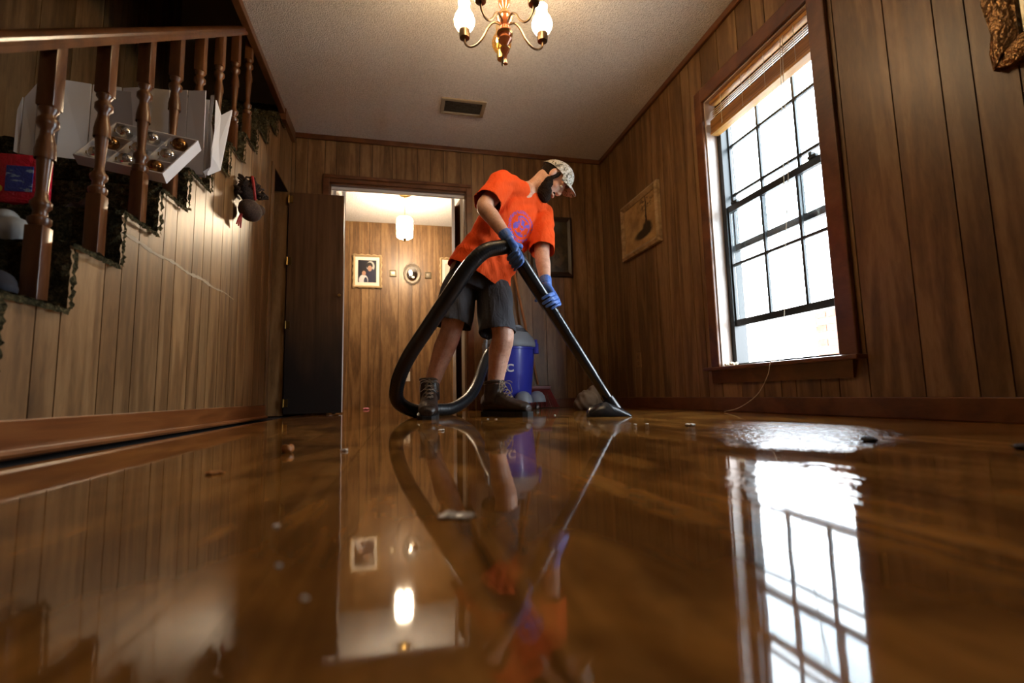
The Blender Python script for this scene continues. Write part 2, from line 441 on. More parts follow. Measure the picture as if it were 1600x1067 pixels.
# doorway casing, track, jamb
cs = MB().bevbox((-.667, F-.02, 0), (DXA, F, 2.083), .005).bevbox((DXB, F-.02, 0), (.645, F, 2.083), .005).bevbox((DXA, F-.02, DZ), (DXB, F, 2.083), .005)
cs = cs.bevbox((-.655, F-.034, 2.045), (.633, F-.018, 2.075), .006)
cs.build('trim_4', TRIM, kind='structure', label='stained casing around the double doorway')
MB().box((DXA, F, 0), (DXA+.012, F+.12, DZ)).box((DXB-.012, F, 0), (DXB, F+.12, DZ)).box((DXA, F, DZ-.012), (DXB, F+.12, DZ)).build('trim_5', TRIM, kind='structure', label='wooden jamb lining inside the double doorway')
MB().box((DXA+.012, F+.045, DZ-.035), (DXB-.012, F+.075, DZ-.012)).build('door_track', WHITE, kind='structure', label='white metal sliding track across the doorway head')
def bifold(name, x1, x2, xv, label):
    y0 = F + .06; zt = DZ - .04; d = empty(name, (x1, y0, 0), label, kind='structure')
    for xa in (x1, x2):
        a = V((xa, y0, 0)); b_ = V((xv, y0 + .30, 0)); n_ = (b_ - a).cross(V((0,0,1))).normalized()*.014
        MB().prism([a-n_+V((0,0,.012)), b_-n_+V((0,0,.012)), b_+n_+V((0,0,.012)), a+n_+V((0,0,.012))], (0,0,zt-.012)).build('door_leaf', TRIM, d)
        m = .0145
        e = MB().prism([a-n_*1.02+V((0,-.002,.012)), a+n_*1.02+V((0,-.002,.012)), a+n_*.98+V((0,.001,.012)), a-n_*.98+V((0,.001,.012))], (0,0,zt-.012))
        e.build('edge_strip', WHITE, d)
    return d
bifold('door_1', DXA+.035, DXA+.115, DXA+.075, 'folded brown bifold door on the closet side of the doorway')
bifold('door_2', DXB-.035, DXB-.115, DXB-.075, 'folded brown bifold door on the vacuum side of the doorway')
# closet door under the stairs
d3 = empty('door_3', (W, 4.21, 0), 'open dark water-stained slab door of the closet under the stairs', kind='structure')
MB().bevbox((W+.012, 4.195, .012), (-.475, 4.23, 1.853), .002).build('door_slab', DOORM, d3)
for z in (1.79, 1.26, .73, .10):
    MB().box((W+.004, 4.186, z-.03), (W+.045, 4.196, z+.03)).tube([(W+.012, 4.186, z-.033), (W+.012, 4.186, z+.033)], .006, 8).build('hinge', BRASS, d3)
MB().lathe([(.006,0),(.006,.02),(.014,.03),(.012,.04)], (-.5, 4.195, .98), 10, (0,-1,0)).build('knob', BRASS, d3, smooth=True)
JM = wood('light_jamb_wood', (.10,.05,.02), (.24,.13,.05), (.34,.2,.09), grain=(9,9,.7))
MB().box((W-.11, OPB-.012, 0), (W, OPB+.0, OPZ)).build('trim_6', JM, kind='structure', label='bare wooden jamb inside the closet opening')
MB().bevbox((W, OPA-.068, 0), (W+.012, OPA, OPZ+.0), .003).build('trim_7', PANEL, kind='structure', label='narrow casing strip before the closet opening')

# ------------------------------------------------------------------ window
win = empty('window_1', (E, 2.21, .27), kind='structure')
win['label'] = 'bright black-framed sash window with the lower sash raised'
REV = wood('glare_pale_reveal', (.40,.30,.24), (.52,.42,.36), (.6,.52,.47), grain=(6,6,1), rough=.3, coat=.5, var=0)  # brown wood, with the window glare put into its pale colour
xo = E + .18
MB().box((E, WYB-.012, WZA), (E+.075, WYB, WZB)).box((E, WYA, WZA), (E+.075, WYA+.012, WZB)).box((E, WYA, WZB-.012), (E+.075, WYB, WZB)).box((E, WYA, WZA-.01), (E+.075, WYB, WZA)).build('reveal', REV, win)
cas = MB()
for (ya, yb, za, zb) in ((WYA-.09, WYA+.004, WZA, 2.11), (WYB-.004, WYB+.075, WZA, 2.11), (WYA, WYB, WZB-.004, 2.11)):
    cas.bevbox((E-.022, ya, za), (E, yb, zb), .006)
cas.build('casing', TRIM, win)
MB().bevbox((E-.06, WYA-.115, WZA-.022), (E+.02, WYB+.11, WZA), .006).build('sill', TRIM, win)
MB().prism([(E, WYA-.07, WZA-.022), (E-.03, WYA-.07, WZA-.022), (E-.012, WYA-.05, WZA-.10), (E, WYA-.05, WZA-.10)], (0, WYB-WYA+.13, 0)).build('apron', TRIM, win)
fr = MB()
for (ya, yb, za, zb) in ((WYA+.012, WYA+.05, WZA, WZB), (WYB-.05, WYB-.012, WZA, WZB), (WYA, WYB, WZB-.05, WZB-.012), (WYA, WYB, WZA, WZA+.018)):
    fr.box((E+.075, ya, za), (E+.16, yb, zb))
fr.build('window_frame', BLACKM, win)
def sash(name, xc, ya, yb, za, zb, hz, vy, rail=.04, stile=.032, th=.026):
    s = MB()
    s.box((xc-th/2, ya, za), (xc+th/2, yb, za+rail)).box((xc-th/2, ya, zb-rail), (xc+th/2, yb, zb))
    s.box((xc-th/2, ya, za+rail), (xc+th/2, ya+stile, zb-rail)).box((xc-th/2, yb-stile, za+rail), (xc+th/2, yb, zb-rail))
    so = s.build(name, BLACKM, win)
    for z in hz: MB().box((xc-.008, ya+stile, z-.008), (xc+.008, yb-stile, z+.008)).build('muntin', BLACKM, so)
    for y in vy: MB().box((xc-.007, y-.008, za+rail), (xc+.007, y+.008, zb-rail)).build('muntin', BLACKM, so)
    ze = [za+rail] + list(hz) + [zb-rail]; ye = [ya+stile] + list(vy) + [yb-stile]
    for i in range(len(ze)-1):
        for j in range(len(ye)-1):
            MB().box((xc-.0015, ye[j]+.006, ze[i]+.006), (xc+.0015, ye[j+1]-.006, ze[i+1]-.006)).build('pane', GLASS, so)
    return so
ls = sash('lower_sash', E+.098, WYA+.03, WYB-.03, .518, 1.285, (.905,), (2.045, 2.305))
sash('upper_sash', E+.136, WYA+.03, WYB-.03, 1.00, WZB-.03, (1.365, 1.69), (2.06, 2.335), stile=.03)
for y in (1.93, 2.52):
    MB().bevbox((E+.075, y-.025, 1.285), (E+.1, y+.025, 1.302), .004).bevbox((E+.07, y-.006, 1.298), (E+.1, y+.012, 1.318), .003).build('sash_latch', BLACKM, ls)

# wooden blind, drawn up
BLW = wood('blind_slat_wood', (.26,.11,.025), (.42,.2,.05), (.55,.28,.08), grain=(10,.8,10), rough=.4, var=.2)
bl = empty('window_blind', (E+.045, 2.21, 2.0), 'raised wooden slat blind gathered at the top of the window', 'blind')
ya, yb = WYA+.022, WYB-.03
MB().bevbox((E+.02, ya, 1.982), (E+.07, yb, 2.006), .003).build('headrail', BLW, bl)
slat = None
zs = [1.950, 1.936, 1.922, 1.908, 1.888] + [1.868 - .0062*i for i in range(12)]
for i, z in enumerate(zs):
    if i < 5: a0, a1, t = E+.034, E+.062, .0100
    else: a0, a1, t = E+.016, E+.072, .0012
    MB().prism([(a0, ya+.004, z-t), (a1, ya+.004, z+t), (a1, ya+.004, z+t+.003), (a0, ya+.004, z-t+.003)], (0, yb-ya-.008, 0)).build('slat', BLW, bl)
MB().bevbox((E+.014, ya, 1.774), (E+.074, yb, 1.793), .003).build('bottom_rail', BLW, bl)
CORD = plain('pale_blind_cord', (.62,.56,.44), .7)
for y in (ya+.1, 2.12, 2.3, yb-.12):
    c = MB()
    for xx in (E+.014, E+.074): c.tube([(xx, y, 1.985), (xx, y, 1.785)], .0016, 6)
    c.build('ladder_cord', CORD, bl)
pts = [(E+.012, 1.975, 1.98), (E+.004, 1.985, 1.7), (E+.0, 2.0, 1.25), (E-.004, 2.05, .9), (E-.01, 2.09, .55), (E-.02, 2.13, .29), (E-.066, 2.15, .272), (E-.075, 2.17, .2), (E-.09, 2.24, .10), (E-.11, 2.36, .03), (E-.12, 2.48, .004)]
MB().tube(smooth_path(pts, 8), .0022, 6).build('pull_cord', CORD, bl, smooth=True)
MB().tube(smooth_path([(E+.012, 1.99, 1.98), (E+.004, 2.01, 1.6), (E+.0, 2.03, 1.3), (E-.002, 2.035, 1.0)], 6), .0022, 6).build('pull_cord', CORD, bl, smooth=True)
# crumbs on the sill
for i, (y, x, s) in enumerate(((2.60, E+.01, .016), (2.55, E+.02, .02), (2.525, E-.005, .014))):
    m = MB()
    rr = random.Random(i)
    for k in range(5): m.ell((x+rr.uniform(-s,s)*.6, y+rr.uniform(-s,s)*.8, WZA+s*.55+rr.uniform(0,s*.4)), (s*.6, s*.5, s*.5), n=8, m=6)
    m.build('paper_wad', plain('cream_paper_wad', (.75,.68,.5), .8), smooth=True, cat='paper', group='paper wads on the sill', label=('crumpled cream paper wad in the far corner of the window sill', 'largest crumpled cream paper wad, in the middle of three on the sill', 'small crumpled cream paper wad on the sill, nearest the open sash')[i])

# outside: ground and a brick column, cut low to imitate the glare above
MB().box((E+.3, -8, -.4), (14, 16, -.3)).build('ground', plain('pale_concrete', (.75,.75,.74), .9), kind='structure', label='pale paved ground outside the window')
pier = empty('cut_brick_column', (4.55, 4.25, -.3), 'brick column outside beyond the window, top left off for the glare', 'pier')
BRK = wood('outdoor_brick', (.30,.14,.09), (.42,.21,.14), (.52,.3,.2), grain=(20,20,20), rough=.9, coat=0, var=.5)
pc = P(1326, 520, x=4.5); px0, py0 = pc.x, pc.y
MB().box((px0-.19, py0-.19, -.3), (px0+.19, py0+.19, .94)).build('mortar_core', plain('mortar', (.5,.47,.43), .95), pier)
bmesh_data = {}
for k in range(16):
    z = -.265 + k*.075
    for s in range(4):
        for j in range(2):
            if k % 2: a, b_ = ((-.2, -.07), (-.055, .2))[j]
            else: a, b_ = ((-.2, .055), (.07, .2))[j]
            key = (round(b_-a, 3),)
            if key not in bmesh_data:
                bmesh_data[key] = MB().box((0, -.2, 0), (b_-a, -.185, .064)).mesh('brick'); bmesh_data[key].materials.append(BRK)
            o = bpy.data.objects.new('brick', bmesh_data[key]); COL.objects.link(o); o.parent = pier
            o.matrix_parent_inverse = Matrix.Translation(-V(pier.location))
            o.matrix_basis = Matrix.Translation((px0, py0, z)) @ Matrix.Rotation(s*PI/2, 4, 'Z') @ Matrix.Translation((a, 0, 0))

# ------------------------------------------------------------------ staircase
def carpet_mat():
    t = NT('olive_shag_carpet'); co = t.coord()
    n1 = t.noise(co, 90, 4, .7); n2 = t.noise(co, 14, 3, .6)
    c = t.ramp(t.math('ADD', t.math('MULTIPLY', n1, .6), t.math('MULTIPLY', n2, .4)), [(.33, (.014,.013,.007)), (.5, (.065,.055,.026)), (.66, (.20,.15,.07))])
    return t.P(color=c, rough=1, spec=.1, normal=t.bump(n1, 1, .02))
CARPET = carpet_mat()
stair = empty('staircase', (W-.5, 1.35, 0), 'carpeted staircase with turned wooden balusters climbing along the left wall', 'staircase')
rs = random.Random(11)
def shag_grid(mb, o, u, v, nu, nv, nrm, amp):
    vs = []; fs = []
    for i in range(nu+1):
        for j in range(nv+1):
            a = amp*rs.random()
            vs.append(o + u*(i/nu) + v*(j/nv) + nrm*a + V((rs.uniform(-1,1), rs.uniform(-1,1), rs.uniform(-1,1)))*amp*.25)
    for i in range(nu):
        for j in range(nv):
            q = i*(nv+1)+j; fs.append((q, q+nv+1, q+nv+2, q+1))
    mb.add(vs, fs)
for k in range(-1, NST-1):
    z = tread_z(k); ya = riser_y(k-1); yb = riser_y(k); m = MB()
    zb = z - RISE
    if z > H + .9: break
    m.box((XL, ya+.006, max(zb, 0)), (W-.112 if z < H else W-.03, yb+.02, z-.006))
    xa, xe = XL, W + .010
    shag_grid(m, V((xa, ya, zb)), V((xe-xa, 0, 0)), V((0, 0, RISE)), 60, 14, V((0,-1,0)), .012)      # riser
    shag_grid(m, V((xa, ya, z)), V((xe-xa, 0, 0)), V((0, RUN, 0)), 50, 14, V((0,0,1)), .010)        # tread
    shag_grid(m, V((xe, ya, z-.016)), V((0, RUN, 0)), V((0, 0, .016)), 26, 2, V((1,0,0)), .008)       # tread end hanging over the boards
    shag_grid(m, V((xe, ya-.004, zb)), V((0, .018, 0)), V((0, 0, RISE)), 2, 22, V((1,0,0)), .010)    # riser end
    m.build('stair_step', CARPET, stair)
RX = W - .036
rail_z = lambda y: 1.049 + (2.314-1.049)/(2.904-1.344)*(y-1.344)
def baluster(k):
    y = riser_y(k) - .062; zb = tread_z(k); zt = rail_z(y) - .03; L = zt - zb; m = MB(); h = .0215
    def sq(za, zbb):
        m.bevbox((RX-h, y-h, za), (RX+h, y+h, zbb), .003)
    z1 = zb + .215; z2 = zt - .215
    sq(zb, z1); sq(z2, zt)
    t = z2 - z1
    prof = [(.020,0),(.026,.01),(.026,.022),(.017,.03),(.016,.045),(.024,.055),(.024,.068),(.015,.08),(.013,.10),(.016,.16),(.021,.24),(.0235,t-.15),(.0235,t-.125),(.020,t-.10),(.016,t-.082),(.015,t-.065),(.025,t-.052),(.025,t-.036),(.017,t-.026),(.016,t-.018),(.023,t-.008),(.022,t)]
    m.lathe(prof, (RX, y, z1), 18)
    m.build('baluster', BALUST, stair, smooth=True)
for k in range(-1, 9):
    if riser_y(k) - .1 > 3.4: break
    baluster(k)
y0, y1 = 1.0, 3.35
sec = [(-.032,-.028),(.032,-.028),(.034,-.01),(.028,.0),(.032,.012),(.022,.026),(0,.030),(-.022,.026),(-.032,.012),(-.028,0),(-.034,-.01)]
ra = [V((RX+a, y0, rail_z(y0)+b_-.03)) for a, b_ in sec]; rb = [V((RX+a, y1, rail_z(y1)+b_-.03)) for a, b_ in sec]
MB().rings([ra, rb]).build('handrail', BALUST, stair, smooth=True)

# things left on the stairs
# flattened white cardboard standing on a tread
YS = 2.40
WCARD = plain('white_cardboard', (.84,.83,.83), .75)
CARDIN = plain('grey_cardboard_fold', (.45,.42,.41), .8)
cb = empty('cardboard_sheet', (-1.2, YS, 1.16), 'large creased white cardboard sheet standing on a stair behind the balusters', 'cardboard')
cols = [(-1.62,1.21,1.40),(-1.60,1.205,1.46),(-1.55,1.20,1.535),(-1.46,1.195,1.555),(-1.36,1.19,1.562),(-1.25,1.185,1.57),(-1.15,1.178,1.572),(-1.05,1.172,1.574),(-.97,1.168,1.572),(-.885,1.162,1.566)]
for i in range(len(cols)-1):
    (xa, za, ta), (xb, zb, tb) = cols[i], cols[i+1]
    if i in (1,): pass
    bend = lambda x: YS + .018*math.sin(x*9) + .012*math.sin(x*23)
    g = .0022
    p = [(xa+g, bend(xa), za), (xb-g, bend(xb)+.004, zb), (xb-g, bend(xb)-.004, tb), (xa+g, bend(xa), ta)]
    MB().prism(p, (0, .006, 0)).build('cardboard_panel', WCARD, cb)
MB().prism([(-1.618, YS+.012, 1.2), (-.888, YS+.014, 1.165), (-.888, YS+.014, 1.55), (-1.3, YS+.014, 1.55), (-1.6, YS+.014, 1.42)], (0, .004, 0)).build('backing_sheet', CARDIN, cb)
MB().prism([(-.882, YS-.0, 1.165), (-.872, YS-.06, 1.16), (-.846, YS-.05, 1.19), (-.850, YS-.02, 1.35), (-.866, YS-.012, 1.43), (-.858, YS-.012, 1.56), (-.874, YS-.004, 1.565)], (-.004, .004, 0)).build('end_flap', CARDIN, cb)
MB().prism([(-.866, YS-.03, 1.158), (-.826, YS+.0, 1.2), (-.796, YS+.03, 1.52), (-.835, YS+.01, 1.475), (-.856, YS+.0, 1.545), (-.848, YS-.02, 1.38), (-.852, YS-.04, 1.25)], (.003, .004, 0)).build('torn_flap', WCARD, cb)

# ornament tray lying tilted on the steps
OW = plain('white_tray_card', (.85,.84,.85), .6)
o0 = V((-.900, 2.078, .984)); u = V((-.34, .045, .075)).normalized(); nrm0 = V((0, -.55, 1))
vv = V((-.02, .53, .85)); vv = (vv - u*vv.dot(u)).normalized(); nn = u.cross(vv); nn = nn if nn.z > 0 else -nn
LU, LV, HT = .335, .262, .045
def tp(a, b_, c): return o0 + u*a + vv*b_ + nn*c
tray = empty('ornament_tray', tuple(o0), 'shallow white tray of glass ornaments tilted on the stairs between balusters', 'tray')
def tbox(a0, a1, b0, b1, c0, c1): 
    return MB().prism([tp(a0,b0,c0), tp(a1,b0,c0), tp(a1,b1,c0), tp(a0,b1,c0)], nn*(c1-c0))
tbox(0, LU, 0, LV, 0, .004).build('tray_base', OW, tray)
for a0, a1, b0, b1 in ((0,LU,0,.005),(0,LU,LV-.005,LV),(0,.005,.005,LV-.005),(LU-.005,LU,.005,LV-.005)):
    tbox(a0, a1, b0, b1, .004, HT).build('tray_side', OW, tray)
for a in (LU/3, 2*LU/3): tbox(a-.002, a+.002, .006, LV-.006, .004, HT*.8).build('divider', OW, tray)
for b_ in (LV/3, 2*LV/3): tbox(.006, LU-.006, b_-.002, b_+.002, .004, HT*.78).build('divider', OW, tray)
SIL = plain('silvered_glass', (.75,.74,.72), .12, .9); GLD = plain('bronze_glass', (.3,.15,.05), .15, .9)
k = 0
for i in range(3):
    for j in range(3):
        c = tp(LU*(i+.5)/3, LV*(j+.5)/3, .034); mat = GLD if (i, j) in ((0,0),(0,2),(2,1)) else SIL
        nmx = ['pale silver', 'bronze'][mat is GLD]
        col_ = ['end nearest the room', 'middle', 'end nearest the wall'][i]; row = ['lower', 'centre', 'upper'][j]
        orn = empty('glass_ornament', tuple(c), f'{nmx} glass ornament in the {row} row of the tray, {col_}', 'ornament', 'glass ornaments in the tray')
        MB().lathe([(.001,-.028),(.016,-.024),(.026,-.012),(.028,0),(.026,.012),(.016,.024),(.006,.03)], c, 14, u).build('bauble', mat, orn, smooth=True)
        MB().lathe([(.007,.028),(.007,.036),(.002,.037)], c, 10, u).build('cap', BRASS, orn, smooth=True)

# red bag with blue label
bag = empty('red_package', (-1.25, 1.86, .787), 'shiny red plastic package with a blue label on the stairs', 'package')
def redplastic():
    t = NT('crinkled_red_plastic'); co = t.coord()
    return t.P(color=(.72,.018,.045), rough=.22, coat=.5, normal=t.bump(t.noise(co, 35, 3, .6, 1.), .6, .02))
m = MB().bevbox((-1.42, 1.845, .788), (-1.152, 1.885, .962), .015); m.build('package_body', redplastic(), bag, smooth=True)
def bluelabel():
    t = NT('glossy_blue_label'); co = t.coord(); n = t.noise(t.map(co, (18,18,60)), 1, 3, .6)
    return t.P(color=t.mix(t.smoothstep(n, .56, .63), (.06,.09,.42), (.42,.6,.78)), rough=.2, normal=t.bump(t.noise(co, 40, 3, .6, 1.), .5, .02))
MB().box((-1.262, 1.842, .828), (-1.188, 1.8455, .915)).build('blue_label', bluelabel(), bag, label='blue printed label')
MB().ell((-1.278, 1.843, .835), (.010, .003, .012), n=10, m=6).build('yellow_mark', plain('yellow_print', (.7,.5,.02), .4), bag, smooth=True)
# clear wrapper scrap beside it
rr = random.Random(4); m = MB(); vs = []; fs = []
for i in range(9):
    for j in range(6):
        vs.append((-1.13+.16*i/8, 1.90+.10*j/5, .79+.022*rr.random()+.035*math.exp(-((i-3)/2.)**2)))
for i in range(8):
    for j in range(5): q = i*6+j; fs.append((q, q+6, q+7, q+1))
m.add(vs, fs).build('plastic_wrapper', plain('cloudy_plastic_wrapper', (.42,.30,.29), .25), smooth=True, label='crumpled cloudy plastic wrapper between red package and ornament tray', cat='wrapper')
# dark shoe-like lump and pale bag at frame edge
m = MB().ell((-1.02, 1.47, .44), (.055, .045, .04)).ell((-1.07, 1.46, .437), (.06, .05, .035)).ell((-.985, 1.46, .425), (.03,.035,.025))
organic(m, 'cloth_bundle', plain('navy_cloth', (.012,.013,.022), .8), None, .006, 4)
tag(bpy.data.objects['cloth_bundle'], 'dark navy bundle of cloth on the lowest visible tread', 'bundle')
m = MB().ell((-1.13, 1.70, .64), (.055, .045, .052)).ell((-1.16, 1.71, .68), (.035, .035, .04))
organic(m, 'plastic_bag', plain('pale_grey_plastic', (.4,.42,.42), .4), None, .006, 3)
tag(bpy.data.objects['plastic_bag'], 'pale grey knotted plastic bag on a lower stair by the first baluster', 'bag')

# yarn doll on the left wall
YARN = NT('dark_brown_yarn'); YARN = YARN.P(color=YARN.ramp(YARN.noise(YARN.coord(), 120, 3), [(.4,(.010,.006,.005)),(.65,(.05,.030,.022))]), rough=1)
YARN2 = NT('grey_brown_knit'); YARN2 = YARN2.P(color=YARN2.ramp(YARN2.noise(YARN2.coord(), 160, 3), [(.35,(.04,.026,.02)),(.65,(.10,.066,.052))]), rough=1)
c1 = P(393, 300, x=W+.075); c2 = P(391, 329, x=W+.07)
doll = empty('yarn_wall_hanging', (W, c1.y, c1.z), 'dark curly yarn wall hanging with red ribbon on the stair wall', 'wall hanging')
m = MB(); rr = random.Random(9)
for i in range(46):
    a = rr.uniform(-.4, PI+.4); q = rr.uniform(.2, 1)
    p = c1 + V((rr.uniform(-.055,.045), .105*q*math.cos(a), .075*q*math.sin(a)))
    pts = [p + V((.018*math.cos(t*1.3), .018*math.cos(t), .018*math.sin(t))) for t in [j*.8+i for j in range(8)]]
    m.tube(pts, .0065, 6)
m.ell(c1 + V((-.02,0,.0)), (.045, .09, .06)); m.build('curly_hair', YARN, doll, smooth=True)
m = MB().ell(c2, (.06, .10, .058)).ell(c2 + V((.01,.075,.03)), (.05,.03,.04)); m.build('knit_body', YARN2, doll, smooth='all')
m = MB()
RIB = plain('red_ribbon', (.35,.02,.02), .6)
m.tube(smooth_path([c1+V((.03,-.10,.05)), c1+V((.045,-.115,-.02)), c2+V((.05,-.09,.03))], 5), .008, 6)
for dy in (-.03, -.01, .012): m.tube([c2+V((-.03,-.05,-.04)), c2+V((-.035,-.05+dy,-.08)), c2+V((-.04,-.045+1.6*dy,-.115))], [.007,.006,.004], 6)
m.build('ribbon', RIB, doll, smooth=True)

# ------------------------------------------------------------------ chandelier
CX, CY = .512, 2.22
ch = empty('chandelier', (CX, CY, H), 'brass and copper five-arm chandelier with glass hurricane shades', 'chandelier')
MB().lathe([(.065,0),(.065,-.012),(.03,-.035),(.008,-.04)], (CX, CY, H), 20).build('canopy', BRASS, ch, smooth=True)
MB().lathe([(.007,0),(.007,-.22)], (CX, CY, H-.03), 8).build('stem', BRONZE, ch, smooth=True)
col = [(.004,0),(.012,.006),(.009,.02),(.006,.035),(.010,.055),(.020,.07),(.024,.085),(.013,.10),(.020,.112),(.036,.135),(.026,.155),(.040,.175),(.030,.20),(.018,.215),(.036,.24),(.040,.265),(.028,.29),(.014,.305),(.026,.325),(.033,.355),(.022,.385),(.010,.41),(.008,.47)]
MB().lathe(col, (CX, CY, 1.785), 22).build('column', COPPER, ch, smooth=True)
for z, rr_ in ((1.875, .026), (1.955, .041), (2.045, .042)): MB().lathe([(rr_-.006,-.006),(rr_,0),(rr_-.006,.006)], (CX, CY, z), 22).build('ring', BRASS, ch, smooth=True)
RC, ZC = .215, 1.975
for i in range(5):
    a = math.radians(90 - 8 + 72*i); dr = V((math.cos(a), math.sin(a), 0)); c = V((CX, CY, 0))
    def q(r_, z): return c + dr*r_ + V((0,0,z))
    arm = MB().tube(smooth_path([q(.02, 2.01), q(.055, 2.03), q(.085, 2.01), q(.115, 1.96), q(.15, 1.925), q(.185, 1.92), q(.21, 1.94), q(RC, ZC)], 6), .0055, 8).build('arm', BRONZE, ch, smooth=True)
    MB().lathe([(.008,-.004),(.026,0),(.028,.012),(.029,.042),(.024,.044)], q(RC, ZC), 18).build('cup', BRONZE if i else BRASS, arm, smooth=True)
    lit = i != 0
    prof = [(.024,.04),(.040,.055),(.053,.08),(.055,.10),(.048,.125),(.034,.15),(.028,.175),(.032,.20)]
    MB().lathe(prof, q(RC, ZC), 18, cap=False).build('glass_shade', SHADE_LIT if lit else AMBERG, arm, smooth='all', label='glowing frosted glass shade' if lit else 'unlit clear amber glass shade')
    if not lit: MB().lathe([(.010,.04),(.010,.075),(.013,.085),(.013,.10),(.004,.13)], q(RC, ZC), 10).build('candle_bulb', plain('dead_bulb', (.75,.6,.4), .2), arm, smooth=True)
# ceiling vent
vt = empty('ceiling_vent', (.482, 3.65, H), 'tan metal air vent set in the textured ceiling', 'vent')
TAN = plain('tan_vent_metal', (.32,.25,.16), .5)
xa, xb, ya, yb = .305, .66, 3.545, 3.76
m = MB()
for a in ((xa,ya,xb,ya+.03),(xa,yb-.03,xb,yb),(xa,ya+.03,xa+.03,yb-.03),(xb-.03,ya+.03,xb,yb-.03)): m.bevbox((a[0],a[1],H-.012),(a[2],a[3],H), .003)
m.build('vent_frame', TAN, vt)
MB().box((xa+.03,ya+.03,H-.002),(xb-.03,yb-.03,H-.0005)).build('vent_backing', GROOVE, vt)
for i in range(9):
    y = ya+.035+i*.0165
    MB().prism([(xa+.03,y,H-.010),(xa+.03,y+.010,H-.003),(xa+.03,y+.011,H-.004),(xa+.03,y+.001,H-.011)], (xb-xa-.06,0,0)).build('louver', plain('vent_louver', (.10,.075,.045), .5) if i == 0 else bpy.data.materials['vent_louver'], vt)

# ------------------------------------------------------------------ foyer things
PX_, PY_ = .040, 5.45
pd = empty('pendant_lamp', (PX_, PY_, H), 'lit glass jar pendant lamp hanging on a brass chain in the foyer', 'lamp')
MB().lathe([(.075,0),(.075,-.008),(.05,-.028),(.012,-.036)], (PX_, PY_, H), 22).build('canopy', BRASS, pd, smooth=True)
m = MB()
n = 16
for i in range(n):
    z = H-.036 - (i+.5)*(.225/n); vert = i % 2
    ring = [V((PX_ + (.006*math.cos(t) if vert else 0), PY_ + (0 if vert else .006*math.cos(t)), z + .0095*math.sin(t))) for t in [j*2*PI/10 for j in range(11)]]
    m.tube(ring, .0016, 5)
m.build('chain', BRASS, pd, smooth=True)
MB().lathe([(.012,2.185),(.045,2.17),(.05,2.16),(.04,2.155)], (PX_, PY_, 0), 20).build('top_cap', BRASS, pd, smooth=True)
prof = [(.05,2.16),(.076,2.15),(.088,2.13),(.09,2.10),(.09,1.98),(.088,1.955),(.085,1.93),(.06,1.915),(.02,1.91)]
m = MB(); n = 28
m.rings([[V((PX_ + rr_*(1+.03*(j % 2))*math.cos(2*PI*j/n), PY_ + rr_*(1+.03*(j % 2))*math.sin(2*PI*j/n), z)) for j in range(n)] for rr_, z in prof], cap=False)
m.build('glass_jar', PEND_LIT, pd, smooth=False)
m = MB().lathe([(.093,1.964),(.096,1.958),(.093,1.952)], (PX_, PY_, 0), 24).lathe([(.003,1.875),(.012,1.885),(.016,1.90),(.03,1.912)], (PX_, PY_, 0), 14)
m.build('base_trim', BRASS, pd, smooth=True)

GILT = plain('carved_gilt', (.55,.40,.22), .35, .35)
CREAM = plain('cream_mat', (.8,.74,.64), .7)
def bframe(parent, xa, xb, za, zb, y, w_, mat, name='frame_rail', bump=.006, seed=1, axis='y', depth=.03):
    """four lumpy carved rails; axis y: frame on a wall facing -y; axis x: on a wall facing -x (xa,xb are y values)"""
    rr = random.Random(seed)
    def M(a, z, d): return V((a, y - d, z)) if axis == 'y' else V((y - d, a, z))
    segs = [((xa,za),(xb,za)), ((xb,za),(xb,zb)), ((xb,zb),(xa,zb)), ((xa,zb),(xa,za))]
    for (a, b_) in segs:
        n = 14; rings = []
        dx, dz = b_[0]-a[0], b_[1]-a[1]; L = math.hypot(dx, dz); tx, tz = dx/L, dz/L; nx, nz = -tz, tx   # inward
        for i in range(n+1):
            t = i/n; k = bump*(math.sin(i*2.1)+rr.uniform(-.5,.5))
            ins = w_
            e0 = t*L; e1 = max(w_, min(L-w_, t*(L)))
            e1 = w_ + t*(L-2*w_)
            po = (a[0]+tx*e0 + nx*(-k), a[1]+tz*e0 + nz*(-k)); pi_ = (a[0]+tx*e1 + nx*w_, a[1]+tz*e1 + nz*w_)
            mid = ((po[0]*.55+pi_[0]*.45), (po[1]*.55+pi_[1]*.45))
            rings.append([M(po[0],po[1],0), M(po[0],po[1],depth*.7), M(mid[0],mid[1],depth+k), M(pi_[0],pi_[1],depth*.55), M(pi_[0],pi_[1],0)])
        MB().rings(rings).build(name, mat, parent, smooth=True)
def portrait_mat():
    t = NT('dark_portrait_print'); g = t.coord('Generated'); s = t.sep(g); u, v = s[0], s[2]
    c = (.012,.012,.02,1)
    c = t.mix(t.ellipse(u, v, .68, .72, .22, .24, .08), c, (.45,.45,.42))
    c = t.mix(t.ellipse(u, v, .66, .30, .34, .34, .1), c, (.014,.015,.04))
    c = t.mix(t.ellipse(u, v, .30, .10, .25, .24, .1), c, (.6,.6,.62))
    c = t.mix(t.ellipse(u, v, .42, .05, .10, .18, .1), c, (.03,.03,.06))
    c = t.mix(t.ellipse(u, v, .62, .76, .18, .14, .1), c, (.015,.012,.012))
    c = t.mix(t.ellipse(u, v, .64, .63, .115, .13, .1), c, (.42,.24,.17))
    c = t.mix(t.ellipse(u, v, .32, .49, .14, .11, .1), c, (.02,.014,.012))
    c = t.mix(t.ellipse(u, v, .32, .41, .105, .105, .1), c, (.42,.24,.17))
    return t.P(color=c, rough=.3)
yf = FB - .001
pf = empty('picture_frame', (-.43, FB, 1.77), 'gilt frame holding a dark portrait of two people in the foyer', 'picture')
bframe(pf, -.612, -.245, 1.548, 1.992, yf, .032, GILT, seed=2)
